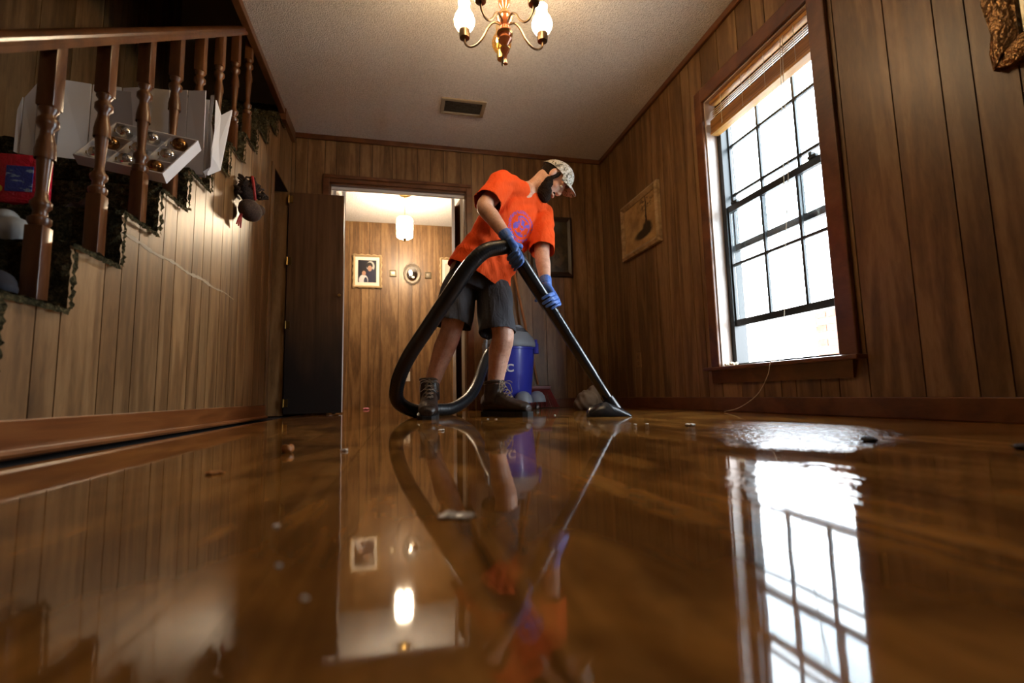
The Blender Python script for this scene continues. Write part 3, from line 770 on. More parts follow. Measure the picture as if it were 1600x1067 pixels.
MB().box((-.582, yf-.012, 1.578), (-.275, yf, 1.962)).build('mat_board', CREAM, pf)
MB().box((-.545, yf-.014, 1.622), (-.315, yf-.0125, 1.918)).build('portrait', portrait_mat(), pf, label='dark portrait print')
pf2 = empty('picture_frame', (.62, FB, 1.77), 'pale gilt frame half hidden behind the man at his hip', 'picture')
bframe(pf2, .512, .80, 1.60, 1.995, yf, .03, GILT, seed=5)
MB().box((.54, yf-.012, 1.63), (.77, yf, 1.965)).build('mat_board', CREAM, pf2)
MB().box((.58, yf-.0135, 1.68), (.73, yf-.0125, 1.915)).build('print', plain('pale_print', (.5,.5,.42), .5), pf2)
om = empty('oval_mirror', (.145, FB, 1.76), 'oval mirror with scalloped silver-white frame on the foyer wall', 'mirror')
rings = []
for j in range(40):
    a = 2*PI*j/40; k = 1 + .05*math.cos(a*14)
    def q(rx, rz, d): return V((.145 + rx*math.cos(a), yf - d, 1.76 + rz*math.sin(a)))
    rings.append([q(.118*k, .152*k, 0), q(.118*k, .152*k, .012), q(.10, .13, .03), q(.082, .11, .012), q(.082, .11, 0)])
MB().rings(rings, closed=True).build('scalloped_frame', plain('tarnished_silver', (.62,.56,.48), .25, .6), om, smooth=True)
MB().rings([[V((.145 + .083*s*math.cos(2*PI*j/32), yf-d, 1.76 + .111*s*math.sin(2*PI*j/32))) for j in range(32)] for s, d in ((1, .002), (1, .010), (.7, .016), (.02, .018))]).build('mirror_glass', plain('silvered_mirror', (.82,.8,.78), .06, 1), om, smooth='all')
for cx, cz, lab, cc in ((-.103, 1.755, 'small square plaque with pale centre beside the portrait frame', (.7,.6,.42)), (.355, 1.745, 'small dark square plaque to the other side of the oval mirror', (.22,.18,.12))):
    pq = empty('wall_plaque', (cx, FB, cz), lab, 'plaque')
    bframe(pq, cx-.043, cx+.043, cz-.043, cz+.043, yf, .012, plain('bronze_plaque_rim', (.22,.17,.10), .4, .5), bump=.001, depth=.015)
    MB().box((cx-.032, yf-.008, cz-.032), (cx+.032, yf, cz+.032)).build('plaque_face', plain('plaque_face', tuple(x*.7 for x in cc), .5), pq)
    MB().lathe([(.022,0),(.020,.006),(.012,.008),(.006,.006)], (cx, yf-.008, cz), 16, (0,-1,0)).build('medallion', plain('plaque_medallion', cc, .45, .3), pq, smooth=True)
ot = empty('wall_outlet', (.08, FB, .39), 'white wall outlet with a plugged-in cord low on the foyer wall', 'outlet')
MB().bevbox((.04, yf-.006, .33), (.12, yf, .455), .003).build('plate', IVORY, ot)
MB().bevbox((.065, yf-.03, .41), (.09, yf-.006, .435), .003).build('plug', plain('black_plug', (.02,.02,.02), .5), ot)
MB().tube(smooth_path([(.075, yf-.03, .42), (.03, yf-.07, .36), (.0, yf-.08, .22), (.04, yf-.08, .1), (.12, yf-.07, .01), (.3, yf-.1, .004)], 6), .004, 6).build('cord', plain('grey_cord', (.08,.07,.06), .5), ot, smooth=True)

# ------------------------------------------------------------------ right wall things
yl, yh = 3.228, 3.858
pic = empty('framed_painting', (E, 3.54, 1.52), 'sepia landscape painting with a bare tree in a wooden frame on the window wall', 'painting')
FRM = wood('picture_frame_wood', (.18,.115,.05), (.38,.25,.12), (.52,.37,.19), grain=(6,6,6), rough=.4, var=.1)
bframe(pic, yl, yh, 1.272, 1.757, E-.001, .05, FRM, bump=.0, axis='x', depth=.04)
def sepia():
    t = NT('sepia_landscape'); g = t.coord('Generated'); s = t.sep(g); u = t.math('SUBTRACT', 1., s[1]); v = s[2]
    n = t.noise(t.map(g, (4,4,4)), 1.2, 4, .6)
    n2 = t.noise(t.map(g, (9,9,9)), 1., 3, .6)
    c = t.ramp(n, [(.3, (.32,.18,.06)), (.7, (.56,.36,.15))])
    uu = t.math('ADD', u, t.math('MULTIPLY', t.math('SUBTRACT', n2, .5), .10))
    c = t.mix(t.ellipse(uu, v, .60, .24, .26, .10, .3), c, (.035,.02,.01))
    c = t.mix(t.ellipse(uu, v, .72, .33, .14, .13, .3), c, (.03,.018,.01))
    c = t.mix(t.ellipse(uu, v, .70, .62, .022, .40, .3), c, (.05,.022,.012))
    c = t.mix(t.math('MULTIPLY', t.ellipse(uu, v, .72, .85, .22, .16, .6), t.smoothstep(n2, .45, .6)), c, (.10,.05,.02))
    c = t.mix(t.math('MULTIPLY', t.ellipse(uu, v, .35, .55, .12, .10, .7), .5), c, (.14,.07,.025))
    return t.P(color=c, rough=.5)
MB().box((E-.016, yl+.048, 1.318), (E-.012, yh-.048, 1.711)).build('canvas', sepia(), pic)
ou = empty('wall_outlet', (E, 3.70, .39), 'tan outlet plate on the dark wall under the painting', 'outlet')
MB().bevbox((E-.007, 3.66, .328), (E, 3.738, .452), .003).build('plate', PLATE, ou)
for z in (.365, .415): MB().bevbox((E-.009, 3.682, z-.016), (E-.006, 3.716, z+.016), .001).build('socket', plain('brown_socket', (.22,.12,.05), .5), ou)
mi = empty('ornate_mirror', (E, .8, 1.5), 'ornate bronze-framed mirror at the upper corner of the window wall', 'mirror')
ORN = NT('lumpy_bronze_gilt'); ORN = ORN.P(color=(.30,.17,.07), rough=.28, metal=.8, normal=ORN.bump(ORN.noise(ORN.coord(), 45, 3), .8, .02))
bframe(mi, .45, 1.10, 1.16, 2.02, E-.001, .075, ORN, bump=.007, axis='x', depth=.045, seed=8)
MB().box((E-.014, .52, 1.23), (E-.008, 1.03, 1.95)).build('mirror_glass', plain('greenish_mirror', (.55,.55,.45), .12, 1), mi)
# picture behind the man on the far wall
pw = empty('framed_picture', (1.42, F, 1.52), 'dark framed still-life picture on the far wall behind the man', 'painting')
DK = plain('dark_frame_wood', (.028,.014,.008), .35)
bframe(pw, 1.17, 1.612, 1.235, 1.822, F-.001, .045, DK, bump=0, depth=.03)
def still():
    t = NT('dark_still_life'); g = t.coord('Generated'); s = t.sep(g); u, v = s[0], s[2]
    n = t.noise(t.map(g, (5,5,5)), 1.2, 4, .6, .6)
    c = t.ramp(n, [(.3, (.014,.012,.007)), (.7, (.065,.045,.02))])
    c = t.mix(t.ellipse(u, v, .5, .9, .3, .16, .5), c, (.07,.085,.07))
    c = t.mix(t.math('MULTIPLY', t.ellipse(u, v, .6, .28, .3, .2, .5), t.smoothstep(n, .45, .6)), c, (.10,.07,.03))
    return t.P(color=c, rough=.3)
MB().box((1.212, F-.014, 1.277), (1.57, F-.008, 1.78)).build('canvas', still(), pw)

# ------------------------------------------------------------------ vacuum
VX, VY = .905, 4.02
vac = empty('wet_dry_vacuum', (VX, VY, 0), 'blue drum wet-dry vacuum with grey lid and long black hose', 'vacuum')
BLUE = plain('blue_plastic', (.035,.045,.42), .35, coat=.2)
GREY = plain('grey_plastic', (.24,.27,.31), .45)
BLK = plain('black_rubber_hose', (.010,.011,.013), .28)
drum = MB().lathe([(.165,.035),(.172,.05),(.196,.30),(.214,.50),(.220,.505),(.220,.525),(.212,.527)], (VX, VY, 0), 36).build('drum', BLUE, vac, smooth=True)
MB().lathe([(.228,.520),(.234,.527),(.234,.55),(.222,.575),(.20,.61),(.165,.65),(.13,.685),(.12,.70),(.115,.71),(.05,.722),(.001,.724)], (VX, VY, 0), 36).build('lid', GREY, vac, smooth=True)
m = MB()
for i in range(5):
    a = math.radians(-62); 
    m.box((VX+.02, VY-.15+.0*i, .60), (VX+.02, VY-.15, .60))
for z in (.655, .668, .681):
    rr_ = .165-(z-.65)*1.0+.003
    pts = [(VX+rr_*math.cos(math.radians(t)), VY+rr_*math.sin(math.radians(t)), z) for t in range(-80, -25, 6)]
    m = MB().tube(pts, .0035, 6); m.build('vent_slot', plain('slot_black', (.02,.02,.025), .6), vac)
for a in (-25, 200):
    c = V((VX+.228*math.cos(math.radians(a)), VY+.228*math.sin(math.radians(a)), .51)); M = Matrix.Translation(c) @ Matrix.Rotation(math.radians(a), 4, 'Z')
    MB().bevbox((-.012,-.03,-.045), (.022,.03,.045), .006).bevbox((-.004,-.022,.04), (.014,.022,.075), .004).xf(M).build('latch', BLUE if a == -25 else GREY, vac)
for a in (-20, -75, 180+28, 75):
    d = V((math.cos(math.radians(a)), math.sin(math.radians(a)), 0)); base = V((VX, VY, 0)) + d*.225
    if a == 75: base = V((VX, VY, 0)) + d*.2
    prof = [(.075,.062),(.073,.085),(.064,.115),(.045,.140),(.02,.152),(.002,.154)]
    foot = MB().lathe(prof, base, 20).build('caster_foot', GREY, vac, smooth=True)
    MB().lathe([(.006,.02),(.006,.065)], base, 8).tube([base+V((-.011,.0,.021)), base+V((.011,.0,.021))], .021, 16).build('caster_wheel', plain('caster_metal', (.5,.5,.5), .25, .6), foot, smooth=True)
# lettering on the drum
cu = bpy.data.curves.new('lettering', 'FONT'); cu.body = 'VAC'; cu.size = .085; cu.extrude = .0008; cu.offset = .003; cu.align_x = 'RIGHT'
to = bpy.data.objects.new('lettering', cu); COL.objects.link(to)
dg = bpy.context.evaluated_depsgraph_get(); tm = bpy.data.meshes.new_from_object(to.evaluated_get(dg)); bpy.data.objects.remove(to)
a1 = math.radians(-93)
for v in tm.vertices:
    s, h, e = v.co.x, v.co.y, v.co.z; z = .315 + h; rr_ = .196 + (z-.30)*.09 + .0012 + e; a = a1 + s/.197
    v.co = (VX + rr_*math.cos(a), VY + rr_*math.sin(a), z)
tm.materials.append(plain('white_lettering', (.8,.8,.82), .5))
o = bpy.data.objects.new('lettering', tm); COL.objects.link(o); o.parent = vac; o.matrix_parent_inverse = Matrix.Translation(-V((VX, VY, 0)))
# wand, nozzle, hose
NZ = P(957, 634, y=2.50); HD = P(806, 398, y=2.60)
wd = (NZ - HD).normalized()
cuffs = lambda t: HD + (NZ - HD)*t
MB().tube([cuffs(-.04), cuffs(.05), cuffs(.06), cuffs(.34), cuffs(.355), cuffs(.52), cuffs(.53), cuffs(.8), cuffs(.81), cuffs(1.0)], [.043,.043,.041,.039,.035,.033,.032,.029,.027,.026], 22).build('wand', plain('black_wand_plastic', (.012,.014,.017), .2, coat=.3), vac, smooth=True)
nd = (P(1002, 650, z=0) - P(937, 650, z=0)); n0 = P(938, 650, z=0); n0.z = 0; n1 = V((1.215, 2.43, 0)); n0 = V((1.0, 2.53, 0)); ax = (n1-n0).normalized(); sd = V((-ax.y, ax.x, 0))
m = MB(); rings = []
for t, wv, hv in ((0,.06,.03),(.08,.085,.052),(.30,.09,.072),(.45,.088,.078),(.6,.082,.062),(.8,.075,.040),(.95,.070,.018),(1.0,.066,.008)):
    c = n0 + (n1-n0)*t
    rings.append([c - sd*wv + V((0,0,.003)), c + sd*wv + V((0,0,.003)), c + sd*wv*.95 + V((0,0,hv*.5)), c + sd*wv*.55 + V((0,0,hv)), c - sd*wv*.55 + V((0,0,hv)), c - sd*wv*.95 + V((0,0,hv*.5))])
m.rings(rings); m.tube([NZ - wd*.05, NZ + wd*.03], [.034, .038], 18)
m.build('nozzle', plain('black_nozzle_plastic', (.014,.014,.016), .25), vac, smooth=True)
hp = [cuffs(.0), cuffs(-.055), P(780,387,y=2.585), P(757,393,y=2.575), P(733,416,y=2.59), P(705,457,y=2.63), P(666,515,y=2.73), P(636,562,y=2.83), P(621,600,y=2.93), P(622,627,y=3.02)]
hp += [V((.08, 3.13, .043)), V((.20, 3.23, .042)), V((.34, 3.33, .044)), V((.47, 3.46, .11)), V((.56, 3.60, .22)), V((.63, 3.72, .36)), V((.69, 3.79, .46)), V((.755, 3.87, .49))]
hr = [.043,.043,.043,.043,.043,.043,.042,.042,.042,.042,.042,.041,.041,.041,.041,.041,.041,.041]
hpp, hrr = smooth_path(hp, 22, hr)
hrr = [a*(1.0 + .018*math.sin(i*2.2)) for i, a in enumerate(hrr)]
MB().tube(hpp, hrr, 18).build('hose', BLK, vac, smooth='all')
MB().tube([V((.73, 3.85, .475)), V((.80, 3.91, .50))], [.05, .055], 16).build('hose_inlet', GREY, vac, smooth=True)

# broom leaning behind the vacuum
br = empty('broom', (1.22, 4.22, 0), 'red push broom with orange wooden handle leaning behind the vacuum', 'broom')
b0 = V((1.20, 4.20, .22)); b1 = b0 + (V((1.005, 4.285, 1.36)) - b0)
MB().tube([b0, b1], .0125, 12, True).build('handle', plain('orange_broom_wood', (.33,.12,.025), .45), br, smooth=True)
MB().bevbox((1.10, 4.18, .165), (1.315, 4.22, .20), .006).build('head', plain('dark_red_plastic', (.16,.012,.012), .4), br)
MB().box((1.098, 4.177, .188), (1.317, 4.1795, .194)).build('band', plain('pink_band', (.6,.35,.36), .5), br)
m = MB(); rr = random.Random(6)
for i in range(16):
    t = i/15; 
    for yy in (4.185, 4.2, 4.215):
        xa = 1.105 + .205*t; m.tube([(xa, yy, .168), (xa + (t-.5)*.15 + rr.uniform(-.008,.008), yy + rr.uniform(-.01,.0), .008)], .0028, 5)
m.build('bristles', plain('red_bristle', (.32,.03,.025), .6), br, kind='stuff')

# crumpled paper sack by the far corner
m = MB().ell((1.36, 3.42, .075), (.085, .07, .075)).ell((1.415, 3.43, .12), (.055, .05, .06)).ell((1.30, 3.43, .045), (.05, .05, .045)).ell((1.43,3.45,.05),(.06,.05,.05)).ell((1.42,3.42,.165),(.03,.03,.03))
rn = random.Random(2)
tag(organic(m, 'paper_sack', plain('tan_paper', (.13,.078,.04), .85), None, .012, 1, disp=lambda c, n: .006*math.sin(c.x*90+c.z*70)*math.cos(c.y*80)), 'crumpled tan paper sack on the floor near the far corner', 'sack')

# ------------------------------------------------------------------ the man
man = empty('person', (.42, 2.95, 0), 'bearded man in orange T-shirt, camo cap and grey shorts vacuuming the wet floor', 'person')
def skin_mat():
    t = NT('skin'); co = t.coord()
    n = t.noise(co, 22, 4, .6); hair = t.noise(t.map(co, (220,220,70)), 1., 2, .6)
    c = t.ramp(n, [(.3, (.52,.27,.18)), (.7, (.68,.40,.29))])
    c = t.mix(t.math('MULTIPLY', t.smoothstep(hair, .56, .70), .42), c, (.10,.05,.03))
    return t.P(color=c, rough=.5, sub=.04)
SKIN = skin_mat()
UPP = V((.43, -.02, .90)).normalized()          # spine
pel = P(748, 424, y=2.98); neck = P(829, 293, y=2.96)
UPP = (neck - pel).normalized()
FW = V((.40, -.91, 0)); FW = (FW - UPP*FW.dot(UPP)).normalized(); LT = UPP.cross(FW).normalized()   # his left (image right)
Rsh = P(785, 287, y=2.86); Lsh = P(846, 336, y=3.02)
Rel = P(757, 323, y=2.69); Rwr = P(795, 374, y=2.575)
Lel = P(847, 400, y=2.86); Lwr = P(853, 446, y=2.66)
Rhip = P(723, 424, y=2.99); Lhip = P(771, 430, y=2.95)
Rkn = P(705, 516, y=2.93); Ran = P(672, 606, y=3.04)
Lkn = P(786, 522, y=2.84); Lan = P(772, 612, y=2.92)
HC = P(864, 280, y=2.92)
HF = V((.50, -.22, -.84)).normalized(); HU = V((.84, -.12, .5)); HU = (HU - HF*HU.dot(HF)).normalized(); HL = HU.cross(HF)
HM = Matrix((( HF.x, HL.x, HU.x, HC.x), (HF.y, HL.y, HU.y, HC.y), (HF.z, HL.z, HU.z, HC.z), (0,0,0,1)))
def limb(m, pts, rad, n=18): 
    p, r_ = smooth_path(pts, 5, rad); m.tube(p, r_, n, True)
def lerp(a, b_, t): return a + (b_-a)*t
# body (skin): neck, head, arms, legs and a slim trunk under the clothes: one surface
m = MB()
hd_ = MB().ell((-.012,0,.032), (.098,.076,.100)).ell((.032,0,-.045), (.068,.060,.085)).ell((.040,0,-.098), (.052,.046,.036)).ell((.0,0,-.05), (.07,.066,.07))
hd_.ell((.078,0,.022), (.022,.05,.016)).tube([(.094,0,.008), (.112,0,-.030), (.104,0,-.040)], [.009,.014,.011], 10, True).ell((.098,0,-.072), (.014,.024,.011))
for s in (-1, 1):
    hd_.ell((-.006, s*.079, -.004), (.020,.010,.033), Matrix.Rotation(-.2, 3, 'Y')).ell((.062, s*.036, -.028), (.028,.026,.024)).ell((.107, s*.012, -.038), (.010,.009,.008))
m.v += []
b0_ = len(m.v); hd_.xf(HM); m.add(hd_.v, hd_.f)
limb(m, [neck - UPP*.08, lerp(neck, HC, .40) + V((-.005,0,.0)), HM @ V((-.035,0,-.04))], [.062,.060,.062])
limb(m, [pel, lerp(pel, neck, .5), neck - UPP*.05], [.10,.10,.08])
limb(m, [neck - UPP*.14, Rsh], [.045,.04]); limb(m, [neck - UPP*.14, Lsh], [.045,.04])
limb(m, [Rsh, lerp(Rsh, Rel, .55), Rel, lerp(Rel, Rwr, .3), lerp(Rel, Rwr, .7), Rwr], [.055,.054,.047,.047,.037,.030])
limb(m, [Lsh, lerp(Lsh, Lel, .55), Lel, lerp(Lel, Lwr, .3), lerp(Lel, Lwr, .7), Lwr], [.055,.053,.047,.046,.036,.030])
for hp_, kn, an in ((Rhip, Rkn, Ran), (Lhip, Lkn, Lan)):
    bk = V((.0, .02, 0))
    limb(m, [hp_, lerp(hp_, kn, .5), kn, lerp(kn, an, .3)+bk, lerp(kn, an, .65)+bk*.5, an], [.085,.078,.066,.068,.054,.045])
    limb(m, [pel, hp_], [.09,.085])
organic(m, 'body', SKIN, man, .0055, 5)
# eyes
for s in (-1, 1):
    MB().ell(HM @ V((.0865, s*.030, .002)), (.010,.010,.010), n=10, m=8).build('eye', plain('eye_white', (.6,.58,.55), .2), man, smooth='all')
# hair, beard
HAIR = NT('dark_brown_hair'); HAIR = HAIR.P(color=HAIR.ramp(HAIR.noise(HAIR.map(HAIR.coord(), (150,150,150)), 1, 3), [(.35,(.008,.005,.003)),(.7,(.035,.020,.012))]), rough=.8, spec=.15, normal=HAIR.bump(HAIR.noise(HAIR.coord(), 260, 2), .9, .01))
m = MB().ell((-.028,0,.016), (.090,.080,.078)).ell((.022, -.066, .012), (.014,.013,.032)).ell((.022, .066, .012), (.014,.013,.032)); m.xf(HM)
organic(m, 'hair', HAIR, man, .006, 3)
m = MB().ell((.052,0,-.112), (.060,.058,.046)).ell((.075,0,-.125), (.040,.040,.034)).ell((.092,0,-.060), (.012,.030,.010))
for s in (-1, 1): m.ell((.034, s*.046, -.075), (.034,.026,.050)).ell((.066, s*.030, -.093), (.030,.030,.030)).ell((.014, s*.060, -.052), (.022,.014,.036)).ell((.020, s*.066, -.020), (.013,.010,.030))
m.xf(HM); organic(m, 'beard', HAIR, man, .005, 2, disp=lambda c, n: .0025*math.sin(c.x*400)*math.sin(c.z*370))
# cap
def camo():
    t = NT('camouflage_cloth'); co = t.coord(); n = t.noise(co, 38, 3, .6, 1.2); n2 = t.noise(co, 60, 3, .6, .8)
    c = t.ramp(n, [(.0,(.10,.09,.07)),(.40,(.10,.09,.07)),(.44,(.42,.36,.27)),(.52,(.52,.49,.43)),(.60,(.66,.63,.58))], 'CONSTANT')
    c = t.mix(t.smoothstep(n2, .60, .64), c, (.16,.16,.13))
    return t.P(color=c, rough=.9)
CAMO = camo()
m = MB(); rings = []
for i in range(9):
    t = i/8*PI/2*.98
    rings.append([V((-.012 + .119*math.cos(t)*math.cos(a), .090*math.cos(t)*math.sin(a), .030 + (.022*math.cos(a) if i == 0 else .022*math.cos(a)*math.cos(t)) + .108*math.sin(t))) for a in [2*PI*j/28 for j in range(28)]])
cp = m.rings(rings, cap=False).add([], []).xf(HM).build('cap', CAMO, man, smooth='all')
mm = MB(); gr = []
NB = 16
for layer in (0, .004):
    for i in range(NB+1):
        a = math.radians(-62 + 124*i/NB)
        xi, yi = -.006 + .110*math.cos(a), .088*math.sin(a)
        ext = .078*math.cos(a*1.15)
        for k in range(5):
            q = k/4; gr.append(V((xi + ext*q, yi*(1 + .05*q), .050 + .0 - .010*q - .055*(yi/.088)**2*(.35+.65*q) + .012 + layer)))
n1_ = (NB+1)*5
fs = []
for L_ in (0, 1):
    for i in range(NB):
        for k in range(4):
            q = L_*n1_ + i*5 + k; fs.append((q, q+5, q+6, q+1))
for i in range(NB):
    q = i*5+4; fs.append((q, q+5, q+5+n1_, q+n1_))
mm.add(gr, fs).xf(HM).build('cap_brim', CAMO, cp, smooth='all')
# shirt
def shirt_mat():
    t = NT('orange_cotton_shirt'); co = t.coord()
    cpt = pel + UPP*.365 + LT*.035
    rel = t.vmath('SUBTRACT', co, tuple(cpt))
    u = t.vmath('DOT_PRODUCT', rel, tuple(LT)); v = t.vmath('DOT_PRODUCT', rel, tuple(UPP)); fr = t.vmath('DOT_PRODUCT', rel, tuple(FW))
    rr_ = t.math('SQRT', t.math('ADD', t.math('MULTIPLY', u, u), t.math('MULTIPLY', v, v)))
    n = t.noise(t.map(co, (34,34,34)), 1., 2, .5, .6); n3 = t.noise(t.map(co, (120,120,120)), 1., 2, .6)
    disc = t.smoothstep(rr_, .068, .063)
    blob = t.math('MULTIPLY', disc, t.smoothstep(n, .50, .55))
    ringm = t.math('MULTIPLY', t.math('MULTIPLY', t.smoothstep(rr_, .080, .083), t.smoothstep(rr_, .102, .099)), t.smoothstep(n3, .47, .53))
    ring2 = t.math('MULTIPLY', t.math('MULTIPLY', t.smoothstep(rr_, .056, .058), t.smoothstep(rr_, .068, .065)), t.smoothstep(n, .40, .48))
    low = t.math('MULTIPLY', t.ellipse(u, v, -.01, -.125, .070, .022, .2), t.smoothstep(n3, .45, .52))
    mk = t.math('MAXIMUM', t.math('MAXIMUM', blob, ringm), t.math('MAXIMUM', ring2, low))
    mk = t.math('MULTIPLY', t.math('MULTIPLY', mk, t.smoothstep(fr, .02, .04)), t.smoothstep(u, .088, .080))
    base = t.mix(t.noise(co, 9, 3), (.64,.062,.008), (.80,.090,.014))
    c = t.mix(t.math('MULTIPLY', mk, .92), base, (.13,.10,.46))
    w1 = t.noise(t.map(co, (26,26,9), rot=(0,.5,.3)), 1., 3, .55, .8); w2 = t.noise(co, 700, 2)
    return t.P(color=c, rough=.85, sheen=.0, spec=.15, normal=t.bump(w1, .42, .022, t.bump(w2, .1, .002)))
m = MB(); rings = []
#          h     lat   front  offset forward
for h, a, b_, of in ((-.060,.214,.182,.018),(.0,.211,.174,.016),(.08,.198,.152,.018),(.16,.188,.146,.020),(.25,.188,.140,.014),(.34,.196,.138,.006),(.42,.196,.132,-.004),(.49,.182,.118,-.010),(.55,.145,.098,-.012),(.60,.100,.084,-.006),(.625,.074,.070,.004)):
    c = pel + UPP*h + FW*of
    if h <= 0: c = c + LT*(.008 if h < 0 else .004)
    rings.append([c + LT*a*math.copysign(abs(math.cos(t))**.85, math.cos(t)) + FW*b_*math.copysign(abs(math.sin(t))**.9, math.sin(t)) for t in [2*PI*j/32 for j in range(32)]])
m.rings(rings)
Rs_end = lerp(Rsh, Rel, .86); Ls_end = lerp(Lsh, Lel, .88)
m.tube(*smooth_path([Rsh - LT*-.05 + V((0,0,-.01)), Rsh, lerp(Rsh, Rel, .45), Rs_end], 5, [.075,.084,.084,.088]), 20)
m.tube(*smooth_path([Lsh + LT*-.05, Lsh, lerp(Lsh, Lel, .45), Ls_end], 5, [.075,.082,.082,.084]), 20)
m.tube([neck - UPP*.075, lerp(neck - UPP*.075, Rsh, .5) + UPP*.004, Rsh], [.080,.080,.080], 18, True); m.tube([neck - UPP*.075, lerp(neck - UPP*.075, Lsh, .5) + UPP*.004, Lsh], [.080,.080,.078], 18, True)
m.ell(Rsh, (.080,.080,.080)); m.ell(Lsh + LT*-.004, (.078,.078,.078))
hem = pel - UPP*.060
def folds(c, n):
    d = c - pel; v = d.dot(UPP); u_ = d.dot(LT)
    return .005*math.sin(v*62 + u_*34 + 2*math.sin(u_*15)) * max(0, min(1, (.30 - v)/.15)) * max(0, min(1, (v + .04)/.08)) + .003*math.sin(u_*75 - v*40 + math.sin(v*30)*1.5)
organic(m, 'shirt', shirt_mat(), man, .0065, 3, cut=[(Rs_end, (Rel-Rsh).normalized(), .13), (Ls_end, (Lel-Lsh).normalized(), .13), (hem, -UPP, .3)], disp=folds)
# shorts
def shorts_mat():
    t = NT('charcoal_shorts_cloth'); co = t.coord()
    w1 = t.noise(t.map(co, (20,20,6)), 1., 3, .55, .6)
    return t.P(color=t.mix(t.noise(co, 6, 3), (.036,.035,.040), (.060,.059,.068)), rough=.8, spec=.2, normal=t.bump(w1, .5, .03))
m = MB(); rings = []
for z, a, b_ in ((.06,.140,.105),(.02,.155,.118),(-.06,.180,.134),(-.13,.188,.135)):
    c = pel + V((0,0,1))*z*.75 + UPP*z*.25
    lt = V((LT.x, LT.y, LT.z*.5)).normalized(); fw = FW
    rings.append([c + lt*a*math.cos(t) + fw*b_*math.sin(t) for t in [2*PI*j/32 for j in range(32)]])
m.rings(rings)
Rhem = P(706, 508, y=2.93); Lhem = P(776, 521, y=2.86)
RT = (Rkn - Rhip).normalized(); 
m.tube(*smooth_path([Rhip + V((.02,0,-.02)), lerp(Rhip, Rhem, .35), lerp(Rhip, Rhem, .7), Rhem], 5, [.095,.112,.116,.120]), 24)
m.tube(*smooth_path([Lhip + V((-.02,0,-.03)), lerp(Lhip, Lhem, .35), lerp(Lhip, Lhem, .7), Lhem], 5, [.095,.110,.112,.115]), 24)
def sfold(c, n):
    return .006*math.sin(math.atan2(c.y-2.93, c.x-(Rhem.x if c.x < pel.x+.03 else Lhem.x))*6 + c.z*12) * max(0, min(1, (.82-c.z)/.2))
organic(m, 'shorts', shorts_mat(), man, .0065, 3, cut=[(Rhem, (Rhem-lerp(Rhip,Rhem,.7)).normalized(), .17), (Lhem, (Lhem-lerp(Lhip,Lhem,.7)).normalized(), .17)], disp=sfold)
# gloves
def glove_mat():
    t = NT('blue_nitrile_glove'); co = t.coord()
    return t.P(color=t.mix(t.noise(co, 25, 3), (.035,.11,.42), (.07,.19,.58)), rough=.38, normal=t.bump(t.noise(co, 55, 3, .6, .8), .5, .012))
GLV = glove_mat()
def finger(m, pts, r_=.0095): 
    p, rad = smooth_path(pts, 4, [r_*1.12, r_*1.08, r_, r_*.88][:len(pts)] if len(pts) <= 4 else [r_]*len(pts)); m.tube(p, rad, 10, True)
def glove(wr, el, axis_pt, ax, out, down, spread):
    """hand closed on a bar through axis_pt along ax; out: side of the palm/back of hand; down: where the fingers go first"""
    m = MB(); R = .044; ar = (wr - el).normalized()
    kn_c = axis_pt + out*(R+.016) + down*.012            # knuckle row centre
    palm = lerp(wr, kn_c, .5) + out*.006
    hx = (kn_c - wr).normalized()
    # cuff
    m.tube([lerp(el, wr, .80), lerp(el, wr, .92), wr], [.0385,.036,.034], 16)
    # palm: flattened loft from wrist to knuckles
    rings = []
    for t, wd_, th in ((0,.030,.026),(.25,.038,.024),(.6,.044,.020),(1.0,.046,.017)):
        c = lerp(wr, kn_c, t) + out*.004*math.sin(t*PI)
        sidev = (ax*t + (ax - hx*ax.dot(hx)).normalized()*(1-t)).normalized(); thv = hx.cross(sidev).normalized()
        rings.append([c + sidev*wd_*math.cos(a) + thv*th*math.sin(a) for a in [2*PI*j/16 for j in range(16)]])
    m.rings(rings)
    for i, (s, ln, rr_) in enumerate(((-.036,.95,.0098),(-.012,1.06,.0104),(.012,1.0,.0100),(.035,.80,.0086))):
        base = kn_c + ax*s*spread
        R2 = R + .010
        def around(deg, R_=R2): 
            a = math.radians(deg); return axis_pt + ax*(s*spread*1.04) + (out*math.cos(a) + down*math.sin(a))*R_
        finger(m, [base - hx*.012, around(30, R2+.004), around(30+52*ln), around(30+104*ln, R2-.001)], rr_)
    # thumb leaves the side of the palm
    tb = lerp(wr, kn_c, .38) - ax*.030
    a_ = axis_pt - ax*.058
    finger(m, [tb, lerp(tb, a_ + out*(R+.004) - down*.028, .55), a_ + out*(R+.002)*.75 - down*.040, a_ - out*.018 - down*(R+.008)], .0118)
    return m
dirw = wd
tocam = (V((0,0,CAMH)) - HD).normalized(); tocam = (tocam - dirw*tocam.dot(dirw)).normalized()
dn = dirw.cross(tocam).normalized(); dn = dn if dn.z < 0 else -dn
g = glove(Rwr, Rel, cuffs(.035), dirw, (tocam*.9 - dn*.45).normalized(), (dn*.9 + tocam*.45).normalized(), 1.0)
organic(g, 'glove', GLV, man, .0036, 3)
hp2 = cuffs(.335)
out2 = (-dn*.8 - tocam*.5).normalized(); down2 = (tocam*.8 - dn*.5).normalized()
g = glove(Lwr, Lel, hp2, dirw, out2, down2, 1.0)
organic(g, 'glove', GLV, man, .0036, 3)
